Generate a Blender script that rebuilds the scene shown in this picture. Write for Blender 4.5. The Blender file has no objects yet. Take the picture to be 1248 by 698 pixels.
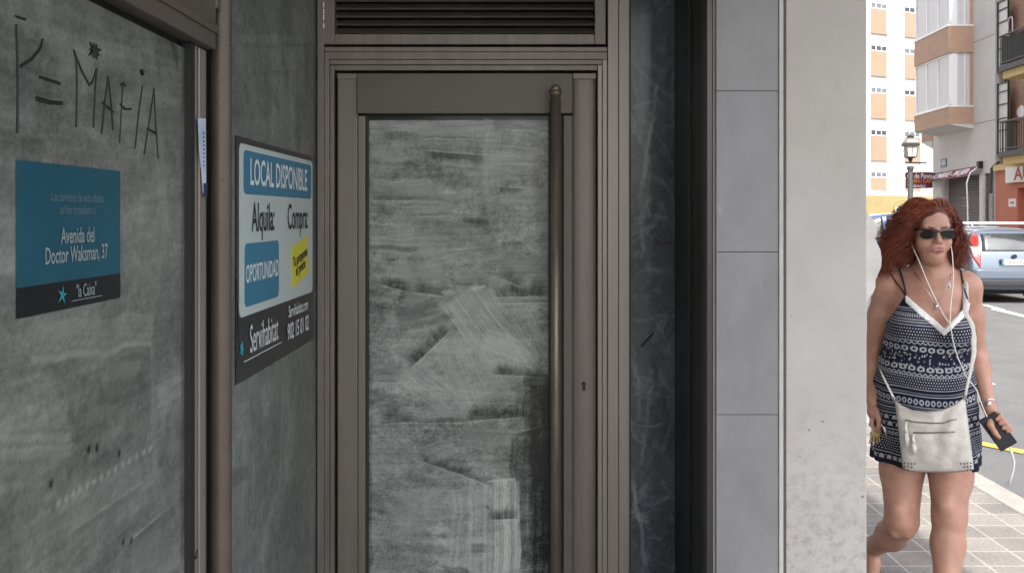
import bpy, bmesh, math, random
import numpy as np
from mathutils import Vector, Matrix
from mathutils.bvhtree import BVHTree
random.seed(4); RNG = np.random.default_rng(7)
scene = bpy.context.scene
COL = scene.collection
F = 1213.0; CZ = 1.62; HY = 262.0; CX = 624.0
def at(px, py, Y):
    """a point of the place at distance Y along the street"""
    return Vector(((px-CX)/F*Y, Y, CZ+(HY-py)/F*Y))

# ------------------------------------------------------------ materials
def _n(nt, t, **kw):
    n = nt.nodes.new(t)
    for k, v in kw.items(): setattr(n, k, v)
    return n
MATS = {}
def mat(name, col, rough=.6, metal=0., spec=.5, var=0., vscale=8., stretch=(1,1,1), bump=0., bscale=60., coat=0.,
        emit=None, trans=0., col2=None, spots=None, alpha=1., sss=0.):
    if name in MATS: return MATS[name]
    m = bpy.data.materials.new(name); m.use_nodes = True; nt = m.node_tree; MATS[name] = m
    b = nt.nodes['Principled BSDF']; L = nt.links.new
    b.inputs['Base Color'].default_value = (*col, 1); b.inputs['Roughness'].default_value = rough
    b.inputs['Metallic'].default_value = metal; b.inputs['Specular IOR Level'].default_value = spec
    b.inputs['Coat Weight'].default_value = coat; b.inputs['Coat Roughness'].default_value = .05
    b.inputs['Transmission Weight'].default_value = trans
    if sss:
        b.inputs['Subsurface Weight'].default_value = sss; b.inputs['Subsurface Radius'].default_value = (1,.35,.2)
        b.inputs['Subsurface Scale'].default_value = .008
    if emit: b.inputs['Emission Color'].default_value = (*emit[:3],1); b.inputs['Emission Strength'].default_value = emit[3]
    if var or bump or spots or col2:
        tc = _n(nt,'ShaderNodeTexCoord'); mp = _n(nt,'ShaderNodeMapping'); mp.inputs['Scale'].default_value = stretch
        L(tc.outputs['Object'], mp.inputs['Vector'])
    last = None
    if var or col2:
        ns = _n(nt,'ShaderNodeTexNoise'); ns.inputs['Scale'].default_value = vscale; ns.inputs['Detail'].default_value = 8
        ns.inputs['Roughness'].default_value = .62
        L(mp.outputs[0], ns.inputs['Vector'])
        rp = _n(nt,'ShaderNodeValToRGB'); rp.color_ramp.elements[0].position = .3; rp.color_ramp.elements[1].position = .7
        c2 = col2 if col2 else tuple(min(1, c*(1+var)) for c in col)
        c1 = col if col2 else tuple(c*(1-var) for c in col)
        rp.color_ramp.elements[0].color = (*c1,1); rp.color_ramp.elements[1].color = (*c2,1)
        L(ns.outputs['Fac'], rp.inputs[0]); last = rp.outputs[0]
        mr = _n(nt,'ShaderNodeMapRange'); mr.inputs['To Min'].default_value = max(0,rough-.08); mr.inputs['To Max'].default_value = min(1,rough+.1)
        L(ns.outputs['Fac'], mr.inputs['Value']); L(mr.outputs[0], b.inputs['Roughness'])
    if spots:   # (scale, threshold, colour)
        n2 = _n(nt,'ShaderNodeTexNoise'); n2.inputs['Scale'].default_value = spots[0]; n2.inputs['Detail'].default_value = 4
        L(mp.outputs[0], n2.inputs['Vector'])
        r2 = _n(nt,'ShaderNodeValToRGB'); r2.color_ramp.elements[0].position = spots[1]; r2.color_ramp.elements[1].position = spots[1]+.06
        r2.color_ramp.elements[0].color = (0,0,0,1); r2.color_ramp.elements[1].color = (1,1,1,1)
        L(n2.outputs['Fac'], r2.inputs[0])
        mx = _n(nt,'ShaderNodeMixRGB'); mx.inputs[2].default_value = (*spots[2],1)
        if last: L(last, mx.inputs[1])
        else: mx.inputs[1].default_value = (*col,1)
        L(r2.outputs[0], mx.inputs[0]); last = mx.outputs[0]
    if last: L(last, b.inputs['Base Color'])
    if bump:
        n3 = _n(nt,'ShaderNodeTexNoise'); n3.inputs['Scale'].default_value = bscale; n3.inputs['Detail'].default_value = 6
        L(mp.outputs[0], n3.inputs['Vector'])
        bp = _n(nt,'ShaderNodeBump'); bp.inputs['Strength'].default_value = bump; bp.inputs['Distance'].default_value = .01
        L(n3.outputs['Fac'], bp.inputs['Height']); L(bp.outputs[0], b.inputs['Normal'])
    return m

# ------------------------------------------------------------ objects
ROOTM = {}
def tag(o, label=None, cat=None, group=None, kind=None):
    if label: o['label'] = label
    if cat: o['category'] = cat
    if group: o['group'] = group
    if kind: o['kind'] = kind
    return o
def thing(name, label, cat, loc=(0,0,0), rz=0, group=None):
    o = bpy.data.objects.new(name, None); COL.objects.link(o)
    o.location = loc; o.rotation_euler = (0,0,rz); o.empty_display_size = .1
    ROOTM[o.name] = (Matrix.Translation(Vector(loc)) @ Matrix.Rotation(rz,4,'Z')).inverted()
    return tag(o, label, cat, group)
def link_mesh(name, me, m, parent=None, smooth=False, world=True):
    ms = m if isinstance(m,(list,tuple)) else [m]
    if not me.materials:
        for k in ms: me.materials.append(k)
    o = bpy.data.objects.new(name, me); COL.objects.link(o)
    if smooth: me.shade_smooth()
    if parent is not None:
        o.parent = parent; iv = ROOTM[parent.name]; ROOTM[o.name] = iv
        if world: me.transform(iv)
    else: ROOTM[o.name] = Matrix.Identity(4)
    return o
class MB:
    """collects shapes into one mesh, world coordinates"""
    def __init__(s, frame=None): s.bm = bmesh.new(); s.f = frame
    def _x(s, p): return s.f(p) if s.f else Vector(p)
    def box(s, a, b):
        x0,y0,z0 = a; x1,y1,z1 = b
        v = [s.bm.verts.new(s._x(p)) for p in ((x0,y0,z0),(x1,y0,z0),(x1,y1,z0),(x0,y1,z0),(x0,y0,z1),(x1,y0,z1),(x1,y1,z1),(x0,y1,z1))]
        for q in ((0,3,2,1),(4,5,6,7),(0,1,5,4),(1,2,6,5),(2,3,7,6),(3,0,4,7)): s.bm.faces.new([v[i] for i in q])
        return s
    def poly(s, pts):
        s.bm.faces.new([s.bm.verts.new(s._x(p)) for p in pts]); return s
    def prism(s, pts, d):
        """extrude a polygon by vector d"""
        d = Vector(d); a = [s._x(p) for p in pts]; b = [s._x(Vector(p)+d) for p in pts]
        va = [s.bm.verts.new(p) for p in a]; vb = [s.bm.verts.new(p) for p in b]
        s.bm.faces.new(va); s.bm.faces.new(list(reversed(vb)))
        n = len(pts)
        for i in range(n): s.bm.faces.new((va[i], vb[i], vb[(i+1)%n], va[(i+1)%n]))
        return s
    def tube(s, pts, r, n=10, caps=True, flat=None):
        pts = [s._x(p) for p in pts]; N = len(pts)
        rs = r if isinstance(r,(list,tuple)) else [r]*N
        rings = []; up = None
        for i,p in enumerate(pts):
            t = (pts[min(i+1,N-1)]-pts[max(i-1,0)]).normalized()
            if up is None: up = Vector((0,0,1)) if abs(t.z)<.9 else Vector((0,1,0))
            if flat is not None: up = Vector(flat)
            sd = t.cross(up).normalized(); u2 = sd.cross(t).normalized(); 
            if flat is None: up = u2
            k = 1. if flat is None else .25
            rings.append([s.bm.verts.new(p+rs[i]*(math.cos(6.28318*j/n)*sd+k*math.sin(6.28318*j/n)*u2)) for j in range(n)])
        for a,b in zip(rings, rings[1:]):
            for j in range(n): s.bm.faces.new((a[j],a[(j+1)%n],b[(j+1)%n],b[j]))
        if caps: s.bm.faces.new(list(reversed(rings[0]))); s.bm.faces.new(rings[-1])
        return s
    def lathe(s, c, prof, n=20, sq=False):
        """profile of (r, z) about a vertical axis at c"""
        c = Vector(c); rings = []
        for r,z in prof:
            rings.append([s.bm.verts.new(s._x(c+Vector((r*math.cos(2*math.pi*j/n+(math.pi/n if sq else 0)), r*math.sin(2*math.pi*j/n+(math.pi/n if sq else 0)), z)))) for j in range(n)])
        for a,b in zip(rings, rings[1:]):
            for j in range(n): s.bm.faces.new((a[j],a[(j+1)%n],b[(j+1)%n],b[j]))
        s.bm.faces.new(list(reversed(rings[0]))); s.bm.faces.new(rings[-1])
        return s
    def build(s, name, m, parent=None, bevel=0, smooth=False, seg=2):
        bmesh.ops.recalc_face_normals(s.bm, faces=s.bm.faces)
        me = bpy.data.meshes.new(name); s.bm.to_mesh(me); s.bm.free()
        o = link_mesh(name, me, m, parent, smooth)
        if bevel:
            bv = o.modifiers.new('bevel','BEVEL'); bv.width = bevel; bv.segments = seg; bv.limit_method = 'ANGLE'
        return o
def text_mesh(s, size, o, right, up, xs=1., bold=0., align='CENTER', shear=0.):
    cu = bpy.data.curves.new('t','FONT'); cu.body = s; cu.size = size; cu.align_x = align; cu.align_y = 'CENTER'
    cu.offset = bold; cu.shear = shear; cu.resolution_u = 3
    ob = bpy.data.objects.new('t', cu); COL.objects.link(ob)
    me = bpy.data.meshes.new_from_object(ob.evaluated_get(bpy.context.evaluated_depsgraph_get()))
    bpy.data.objects.remove(ob)
    r = Vector(right).normalized()*xs; u = Vector(up).normalized(); o = Vector(o)
    vs = [o + r*v.co.x + u*v.co.y for v in me.vertices]; fs = [tuple(p.vertices) for p in me.polygons]
    bpy.data.meshes.remove(me)
    return vs, fs
def lettering(items, m, parent, name='lettering'):
    """items: (text, size, origin, right, up, xs, bold, align)"""
    V = []; Fc = []
    for it in items:
        v, f = text_mesh(*it); k = len(V); V += v; Fc += [tuple(i+k for i in q) for q in f]
    me = bpy.data.meshes.new(name); me.from_pydata([tuple(v) for v in V], [], Fc)
    return link_mesh(name, me, m, parent)
def np_mesh(name, V, Q):
    me = bpy.data.meshes.new(name); V = np.asarray(V, dtype=np.float32); Q = np.asarray(Q, dtype=np.int32)
    me.vertices.add(len(V)); me.vertices.foreach_set('co', V.ravel())
    k = Q.shape[1]
    me.loops.add(Q.size); me.loops.foreach_set('vertex_index', Q.ravel())
    me.polygons.add(len(Q)); me.polygons.foreach_set('loop_start', np.arange(len(Q), dtype=np.int32)*k)
    me.update(calc_edges=True); me.validate()
    return me
SKY_STR, SUN_STR, EXPO = .15, 2.0, 1.9
# ------------------------------------------------------------ whitewashed glass: brush strokes of paint on the inside of a pane
def noise1(x, rng_tab):
    i = np.floor(x).astype(int); f = x-i; f = f*f*(3-2*f); n = len(rng_tab)
    return rng_tab[i%n]*(1-f)+rng_tab[(i+1)%n]*f
def noise2(x, y, tab):
    n = tab.shape[0]; xi = np.floor(x).astype(int); yi = np.floor(y).astype(int); fx = x-xi; fy = y-yi
    fx = fx*fx*(3-2*fx); fy = fy*fy*(3-2*fy)
    a = tab[xi%n, yi%n]; b = tab[(xi+1)%n, yi%n]; c = tab[xi%n, (yi+1)%n]; d = tab[(xi+1)%n, (yi+1)%n]
    return (a*(1-fx)+b*fx)*(1-fy)+(c*(1-fx)+d*fx)*fy
TAB1 = RNG.random(997); TAB2 = RNG.random((257,257))
def fbm(x, y, o=4):
    s = 0; a = .5; t = 0
    for k in range(o): s = s+a*noise2(x*2**k+17*k, y*2**k+5*k, TAB2); t += a; a *= .55
    return s/t
class Paint:
    def __init__(s, w, h, res=.0035, base=.3):
        s.w, s.h = w, h; s.nx = int(w/res)+1; s.ny = int(h/res)+1
        s.X, s.Y = np.meshgrid(np.linspace(0,w,s.nx), np.linspace(0,h,s.ny), indexing='ij')
        s.V = base*(.6+.8*fbm(s.X*7+3, s.Y*7+9))
    def stroke(s, x, y, L, W, ang, val, op=.8, curve=0., ridge=.12, seed=None):
        """brush pulled from (x,y) for L metres at ang; W wide"""
        seed = random.random()*900 if seed is None else seed
        c, sn = math.cos(ang), math.sin(ang); R = L+W+abs(curve)*L*L
        m = (np.abs(s.X[:,0]-x)<R); n = (np.abs(s.Y[0]-y)<R)
        if not m.any() or not n.any(): return s
        i0,i1 = np.where(m)[0][[0,-1]]; j0,j1 = np.where(n)[0][[0,-1]]
        X = s.X[i0:i1+1,j0:j1+1]-x; Y = s.Y[i0:i1+1,j0:j1+1]-y
        a = X*c+Y*sn; b = -X*sn+Y*c-curve*a*a
        b = b+.010*(noise1(a*14+seed, TAB1)-.5)+.004*(noise1(a*90+seed, TAB1)-.5)
        br = noise1((b+a*.01)/.0022+seed*7, TAB1)*.6+noise1(b/.007+seed*3, TAB1)*.4
        endj = .02*noise1(b/.0035+seed, TAB1)+.012*noise1(b/.02+seed, TAB1)
        ma = np.clip((a+endj*.5)/.012,0,1)*np.clip((L-endj-a)/.010,0,1)
        mb = np.clip((W/2-np.abs(b))/(.004+.010*noise1(a*20+seed*2,TAB1)),0,1)
        dep = np.clip(1-.35*np.clip(a/L,0,1), 0, 1)
        v = val*(.72+.5*br)*(.8+.4*fbm(X*18+seed, Y*18, 2))*(.85+.15*dep)
        v = v+ridge*np.exp(-((np.abs(b)-W/2+.004)/.003)**2)*noise1(a*40+seed,TAB1)+ridge*np.exp(-((L-endj-a-.006)/.004)**2)
        m_ = ma*mb*op*(.30+.9*br).clip(0,1)*(.45+.9*fbm(X*11+seed,Y*11+seed*2,3)).clip(0,1)
        s.V[i0:i1+1,j0:j1+1] = s.V[i0:i1+1,j0:j1+1]*(1-m_)+v*m_
        return s
    def comb(s, x0, y0, x1, y1, dep, sgn=1, val=.08, op=.74):
        """lifted edge of a brush mark: fine teeth of bare glass against a line of piled paint"""
        L = math.hypot(x1-x0,y1-y0); ang = math.atan2(y1-y0,x1-x0); c, sn = math.cos(ang), math.sin(ang); R = L+dep*2; sd = random.random()*500
        m = np.where(np.abs(s.X[:,0]-x0)<R)[0]; n = np.where(np.abs(s.Y[0]-y0)<R)[0]
        if not len(m) or not len(n): return s
        sl = (slice(m[0],m[-1]+1),slice(n[0],n[-1]+1)); X = s.X[sl]-x0; Y = s.Y[sl]-y0
        a = X*c+Y*sn; b = (-X*sn+Y*c)*sgn+.003*(noise1(a*30+sd,TAB1)-.5)
        tl = dep*(.7+.35*noise1(a/.0028+sd,TAB1)+.35*noise1(a/.009+sd*3,TAB1)+.9*noise1(a/.045+sd*2,TAB1))
        end = np.clip(a/.03,0,1)*np.clip((L-a)/.03,0,1)
        w = np.clip(b/.0025,0,1)*np.clip((1-b/(tl+1e-4))*1.8,0,1)*end*op*(.65+.45*noise1(a/.05+sd*5,TAB1))*(.7+.3*noise1(a/.0025,TAB1))
        s.V[sl] = s.V[sl]*(1-w)+val*w
        w2 = np.exp(-((b+.002)/.0022)**2)*end*.5*(.4+noise1(a/.01+sd,TAB1))
        s.V[sl] = s.V[sl]+w2*.25
        return s
    def scrub(s, n, LL, WW, lo, hi, op):
        for k in range(n):
            s.stroke(random.uniform(-.05,s.w+.05), random.uniform(-.05,s.h+.05), random.uniform(*LL), random.uniform(*WW), random.choice((0,0,math.pi/2,math.pi))+random.gauss(0,.5), random.uniform(lo,hi), op, random.uniform(-3,3), ridge=.02)
        return s
    def mottle(s, k):
        f1 = fbm(s.X*5+2, s.Y*7+1, 5); f2 = fbm(s.X*38+9, s.Y*46, 3); f3 = fbm(s.X*150, s.Y*240, 2)
        s.V = s.V*(1+k*1.1*(f1-.5)+k*.9*(f2-.5)+k*1.1*(f3-.5)); return s
    def blob(s, x, y, rx, ry, val, op=.9):
        w = np.exp(-(((s.X-x)/rx)**2+((s.Y-y)/ry)**2)**1.5)*op*(.6+.8*fbm(s.X*90,s.Y*90,2)).clip(0,1); s.V = s.V*(1-w)+val*w; return s
    def contrast(s, g, c):
        s.V = c+(s.V-c)*g; return s
    def swipes(s, k):
        f = fbm(s.X*3+.4*s.Y, s.Y*34+1.2*np.sin(s.X*5), 4)+.5*fbm(s.X*9, s.Y*120, 2)-.75
        s.V = s.V*(1+k*1.4*f); return s
    def edge(s):
        d = np.minimum(np.minimum(s.X, s.w-s.X), .5)+.006*noise1(s.Y/.011,TAB1)-.004; s.V = s.V*np.clip(.25+d/.014,.25,1); return s
    def dark(s, x0, y0, x1, y1, W, val=.06, op=.85):
        return s.stroke(x0, y0, math.hypot(x1-x0,y1-y0), W, math.atan2(y1-y0,x1-x0), val, op, ridge=0)
    def grid(s, org, right, up, off):
        o = Vector(org); r = Vector(right).normalized(); u = Vector(up).normalized(); n = Vector(off)
        P = (np.array(o+n)[None,None,:]+s.X[...,None]*np.array(r)+s.Y[...,None]*np.array(u)).reshape(-1,3)
        idx = np.arange(s.nx*s.ny).reshape(s.nx,s.ny)
        Q = np.stack([idx[:-1,:-1],idx[1:,:-1],idx[1:,1:],idx[:-1,1:]],-1).reshape(-1,4)
        return P, Q
    def build(s, name, org, right, up, m, parent, off=(0,0,0)):
        s.V += .10*(fbm(s.X*230, s.Y*90, 2)-.5)
        P, Q = s.grid(org, right, up, off)
        me = np_mesh(name, P, Q)
        at_ = me.attributes.new('wash','FLOAT','POINT'); at_.data.foreach_set('value', s.V.clip(0,1).astype(np.float32).ravel())
        return link_mesh(name, me, m, parent)
def wash_mat(name, dark, light, gain=1., rough=.55, coat=1., coatr=.04):
    m = bpy.data.materials.new(name); m.use_nodes = True; nt = m.node_tree; L = nt.links.new
    b = nt.nodes['Principled BSDF']
    a = _n(nt,'ShaderNodeAttribute', attribute_name='wash')
    tc = _n(nt,'ShaderNodeTexCoord'); ns = _n(nt,'ShaderNodeTexNoise'); ns.inputs['Scale'].default_value = 260; ns.inputs['Detail'].default_value = 3
    L(tc.outputs['Object'], ns.inputs['Vector'])
    ma = _n(nt,'ShaderNodeMath', operation='MULTIPLY_ADD'); L(ns.outputs['Fac'], ma.inputs[0]); ma.inputs[1].default_value = .22; L(a.outputs['Fac'], ma.inputs[2])
    mb = _n(nt,'ShaderNodeMath', operation='SUBTRACT'); L(ma.outputs[0], mb.inputs[0]); mb.inputs[1].default_value = .11
    rp = _n(nt,'ShaderNodeValToRGB'); e = rp.color_ramp.elements
    e[0].position = 0; e[0].color = (*dark,1); e[1].position = 1/gain if gain>1 else 1; e[1].color = (*light,1)
    L(mb.outputs[0], rp.inputs[0]); L(rp.outputs[0], b.inputs['Base Color'])
    b.inputs['Roughness'].default_value = rough; b.inputs['Specular IOR Level'].default_value = .2
    b.inputs['Coat Weight'].default_value = coat; b.inputs['Coat Roughness'].default_value = coatr
    return m
# ============================================================ NEAR: the shop entrance
bronze = mat('bronze_anodised', (.155,.139,.120), rough=.42, metal=.35, var=.22, vscale=3, stretch=(8,8,.5), bump=.05, bscale=200, spots=(90,.70,(.10,.085,.07)))
bronze_l = mat('bronze_pale', (.23,.205,.18), rough=.38, metal=.35, var=.18, vscale=3, stretch=(10,10,.4), spots=(80,.72,(.12,.1,.08)))
rail_m = mat('bronze_rail', (.11,.098,.083), rough=.5, metal=.3, var=.12, vscale=2.5, stretch=(1,1,3), spots=(60,.71,(.2,.18,.15)))
rusty = mat('speckled_brown', (.098,.077,.061), rough=.45, metal=.3, var=.15, vscale=8, bump=.05, bscale=160, spots=(85,.66,(.045,.032,.026)))
handle_m = mat('worn_bronze_tube', (.22,.185,.15), rough=.42, metal=.55, var=.25, vscale=6, stretch=(6,6,.8), spots=(50,.66,(.07,.05,.04)))
black_m = mat('black_gasket', (.012,.012,.012), rough=.6)
darkmetal = mat('dark_side_metal', (.012,.012,.012), rough=.35, metal=.2, var=.3, vscale=3, stretch=(6,6,.4))
D = 3.568
front = thing('storefront', 'closed shop front in brown aluminium with whitewashed glass, scratched letters and recessed door', 'shop front', (-.7,3.5,0))
def dx(px, Y=D): return (px-CX)/F*Y
def dz(py, Y=D): return CZ+(HY-py)/F*Y

# ---- left wall, runs almost along the view
def WL(p):   # (u along the wall, n out of the wall, z)
    u,n,z = p
    return Vector((-.729+.0099*u+n, u-.0099*n, z))
# recess floor strip of the doorway is part of the pavement
# window one (near) : u from -1.2 to 2.168
wash_left = wash_mat('whitewash_left', (.014,.016,.015), (.31,.33,.305), rough=.5, coat=.35, coatr=.12)
P = Paint(2.25, 1.86, .0042, base=.42)      # u = -.08 .. 2.168 ; z = .12 .. 1.98
U0, Z0 = -.08, .12
def w1(px, py):   # picture -> pane coordinates
    u = F*.729/(636-px) if px < 636 else 0
    return u-U0, CZ+(HY-py)/F*u-Z0
random.seed(11)
for k in range(260):
    P.stroke(random.uniform(-.1,2.2), random.uniform(0,1.9), random.uniform(.2,.6), random.uniform(.05,.12), random.choice((0,math.pi))+random.gauss(0,.16), random.uniform(.3,.58), .4, random.uniform(-.4,.4), ridge=.035)
for k in range(30):
    P.stroke(random.uniform(-.1,2.2), random.uniform(0,1.5), random.uniform(.15,.4), .08, math.pi/2+random.gauss(0,.2), random.uniform(.4,.62), .3, ridge=.04)
P.scrub(160,(.08,.22),(.03,.07),.28,.58,.3); P.mottle(.42); P.swipes(.4)
for k in range(30):
    x_ = random.uniform(0,2); y_ = random.uniform(0,1.8); L_ = random.uniform(.12,.35)
    P.stroke(x_, y_, L_, random.uniform(.06,.11), random.gauss(0,.25), random.uniform(.34,.62), .7, random.uniform(-.5,.5), ridge=.08)
    if k%2==0: P.comb(x_, y_+.03, x_+L_, y_+.03, random.uniform(.01,.03), -1, .22, .55)
def s1(a, b, W, val, op=.8, ridge=.12):
    (x0,y0),(x1,y1) = w1(*a), w1(*b)
    P.stroke(x0,y0,math.hypot(x1-x0,y1-y0),W,math.atan2(y1-y0,x1-x0),val,op,ridge=ridge)
s1((40,420),(190,400),.07,.62); s1((0,540),(95,532),.055,.62); s1((0,575),(60,570),.05,.5,.6)
s1((120,482),(180,466),.05,.22,.8,.05); s1((225,60),(225,690),.05,.12,.75,0); s1((205,30),(222,90),.04,.1,.8,0)
s1((140,130),(222,135),.08,.55,.6); s1((190,130),(200,260),.06,.6,.5); s1((0,180),(60,186),.05,.2,.6,0); s1((180,150),(225,150),.07,.28,.7,.2)
s1((185,420),(190,620),.03,.6,.6)
for q in ((150,660),(160,658),(108,548),(118,546),(145,553),(62,590)):
    x,y = w1(*q); P.blob(x,y,.007,.007,.0,1)
for k in range(14):   # row of pale dots: a dotted reflection painted into the wash
    x,y = w1(72+k*8.6, 612-k*5.1); P.blob(x,y,.0075,.0055,.95,.6)
EX = (WL((1,0,0))-WL((0,0,0))); 
P.contrast(1.35,.42)
win1 = P.build('window', WL((U0,0,Z0)), EX, (0,0,1), wash_left, front)
win1['label'] = 'large left pane smeared with grey whitewash, letters scratched into it'
# scratched letters: Y = MAFIA
g = MB(WL)
def scr(*pts, r=.0018):
    q = []
    for px,py in pts:
        x,y = w1(px,py); q.append((x+U0, .0012, y+Z0))
    g.tube(q, r, 6)
scr((19,30),(21,95),(20,162),r=.0024); scr((18,20),(24,22),(30,24)); scr((51,48),(49,58),(38,72),(21,83),r=.0022)
scr((47,94),(72,102),r=.0022); scr((43,120),(60,125),(74,126),r=.0036)
scr((92,155),(93,100),(92,72),(89,61)); scr((89,61),(98,85),(108,104),(112,100),(117,84)); scr((117,84),(115,115),(113,156))
scr((123,163),(127,125),(131,93)); scr((131,93),(135,130),(137,159)); scr((124,125),(138,137)); 
scr((145,174),(147,140),(149,103),r=.0011); scr((146,127),(151,133),(159,133),r=.0022); scr((146,104),(150,101),(152,106),r=.0011)
scr((164,181),(168,140),(173,105),r=.0014); scr((171,90),(172,87),r=.006)
scr((175,188),(181,150),(187,108),r=.0014); scr((187,108),(189,150),(192,193),r=.0014); scr((179,157),(190,163),r=.0022)
g.build('graffiti', mat('scratch', (.012,.012,.012), rough=.5), win1)
g = MB(WL)
x,y = w1(114,62); c = (x+U0,.0012,y+Z0)
for k in range(9):
    a = k*.7+.3; r_ = random.uniform(.012,.03); g.tube([c,(c[0]+r_*math.cos(a),c[1],c[2]+r_*math.sin(a)*.7)],[.006,.001],5)
g.build('chip_mark', MATS['scratch'], win1)
MB(WL).box((-2.5,-.09,0),(2.9,-.012,3.3)).build('backing_panel', mat('dark_interior',(.01,.01,.01),rough=.9), front)
# near sill, head rail, side gasket
MB(WL).box((-2.4,-.01,0),(2.19,.03,.12)).build('sill', bronze, front, .003)
MB(WL).box((-2.4,-.01,1.995),(2.262,.034,2.16)).box((-2.4,.034,2.03),(2.262,.04,2.05)).build('head_rail', rail_m, front, .003)
MB(WL).box((-2.4,-.01,2.162),(2.262,.01,3.3)).build('fascia', rail_m, front, .003)
MB(WL).box((2.150,-.008,.12),(2.176,.014,1.993)).build('gasket', black_m, front)
MB(WL).box((2.178,-.01,.0),(2.262,.012,1.993)).box((2.20,.012,0),(2.235,.017,1.99)).build('jamb', bronze_l, front, .002)
MB(WL).box((-2.4,-.011,.121),(-.082,-.002,1.994)).build('backing_sheet', mat('plain_wash',(.2,.2,.19),rough=.5,var=.3), front)
# speckled square post standing proud
MB(WL).tube([(2.325,.0255,0),(2.325,.0255,2.17)],.0255,28,caps=False).build('corner_post', rusty, front, smooth=True)
MB(WL).box((2.240,.002,2.165),(2.46,.060,2.29)).box((2.262,.0,2.09),(2.293,.036,2.166)).build('post_head', rail_m, front, .003)
# window two : u 2.40 .. 3.545
P = Paint(1.165, 2.75, .0042, base=.34)
U0, Z0 = 2.38, .1
random.seed(5)
for k in range(150):
    P.stroke(random.uniform(0,1.2), random.uniform(0,2.7), random.uniform(.2,.7), random.uniform(.05,.11), -math.pi/2+random.gauss(0,.13), random.uniform(.26,.5), .38, random.uniform(-.15,.15), ridge=.03)
P.scrub(120,(.08,.2),(.03,.06),.22,.5,.3); P.mottle(.6)
s1((300,520),(296,690),.07,.5); s1((345,480),(340,600),.03,.62,.6); s1((335,600),(318,690),.06,.6,.6)
s1((282,586),(305,574),.05,.2,.7,.25); s1((310,470),(320,600),.12,.2,.5); s1((375,430),(372,690),.07,.3,.5)
s1((330,20),(334,150),.05,.5,.5); s1((300,60),(315,150),.04,.48,.5); s1((345,60),(352,120),.05,.2,.6); s1((322,100),(342,135),.05,.2,.6,.1)
s1((340,30),(345,200),.03,.55,.4)
for k in range(9):  # the dotted reflection goes on here, painted as pale spots
    x,y = w1(346+k*4.2, 438-k*3.0); P.blob(x,y,.009,.004,.8,.6)
P.contrast(1.3,.36)
win2 = P.build('window', WL((U0,0,Z0)), EX, (0,0,1), wash_mat('whitewash_far_left', (.025,.03,.028), (.33,.36,.33), rough=.5, coat=.35, coatr=.1), front)
win2['label'] = 'tall narrow pane behind the rental sign, smeared with grey-green whitewash'
MB(WL).box((3.530,-.008,.0),(3.562,.016,3.0)).build('gasket', black_m, front)
MB(WL).box((2.38,-.006,0),(3.53,.02,.1)).build('sill', bronze, front, .003)
MB(WL).box((2.38,-.01,2.852),(3.56,.02,3.3)).build('fascia', rail_m, front, .003)

# ---- stickers and signs on the left glass (top-level things)
def wl_sign(name, label, cat, u0, u1, z0, z1):
    t = thing(name, label, cat, WL(((u0+u1)/2, .004, z0)))
    return t
teal = mat('teal_film', (.008,.075,.115), rough=.35, var=.12, vscale=6)
navyblk = mat('black_film', (.008,.010,.013), rough=.3)
palelet = mat('pale_letters', (.22,.27,.28), rough=.5)
t = wl_sign('notice', 'dull teal notice with black foot giving an address, stuck on the large left pane', 'notice', 1.433,1.797,1.47,1.70)
uu0,uu1 = F*.729/(636-19), F*.729/(636-144)
MB(WL).box((uu0,.001,1.515),(uu1,.004,1.699)).build('sheet', teal, t)
MB(WL).box((uu0,.001,1.471),(uu1,.0042,1.5148)).build('foot_band', navyblk, t)
Ur = EX.normalized(); 
lettering([('Los servicios de esta oficina',.021,WL((1.625,.0052,1.648)),Ur,(0,0,1),.8,0,'CENTER'),
           ('se han trasladado a:',.021,WL((1.625,.0052,1.628)),Ur,(0,0,1),.8,0,'CENTER')], mat('faint_letters',(.11,.19,.23),rough=.5), t)
lettering([('Avenida del',.036,WL((1.625,.0052,1.586)),Ur,(0,0,1),.72,.0006,'CENTER'),
           ('Doctor Waksman, 37',.036,WL((1.625,.0052,1.556)),Ur,(0,0,1),.72,.0006,'CENTER')], palelet, t)
lettering([('"la Caixa"',.030,WL((1.655,.0054,1.495)),Ur,(0,0,1),.66,.0002,'CENTER')], palelet, t)
g = MB(WL)
g.prism([(1.60,.0052,1.481),(1.716,.0052,1.481),(1.716,.0052,1.4822),(1.60,.0052,1.4822)],(0,.0004,0))
g.build('underline', palelet, t)
g = MB(WL); cu_, cz_ = 1.568, 1.494
for a, l in ((.1,.9),(1.4,1.),(2.5,1.),(3.9,1.05),(5.2,1.1)):
    g.prism([(cu_+.003*math.cos(a+1.57),.0052,cz_+.003*math.sin(a+1.57)),(cu_+.017*l*math.cos(a),.0052,cz_+.014*l*math.sin(a)),(cu_-.003*math.cos(a+1.57),.0052,cz_-.003*math.sin(a+1.57))],(0,.0004,0))
g.build('star_emblem', mat('emblem_teal',(.03,.30,.36),rough=.5), t)

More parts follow.
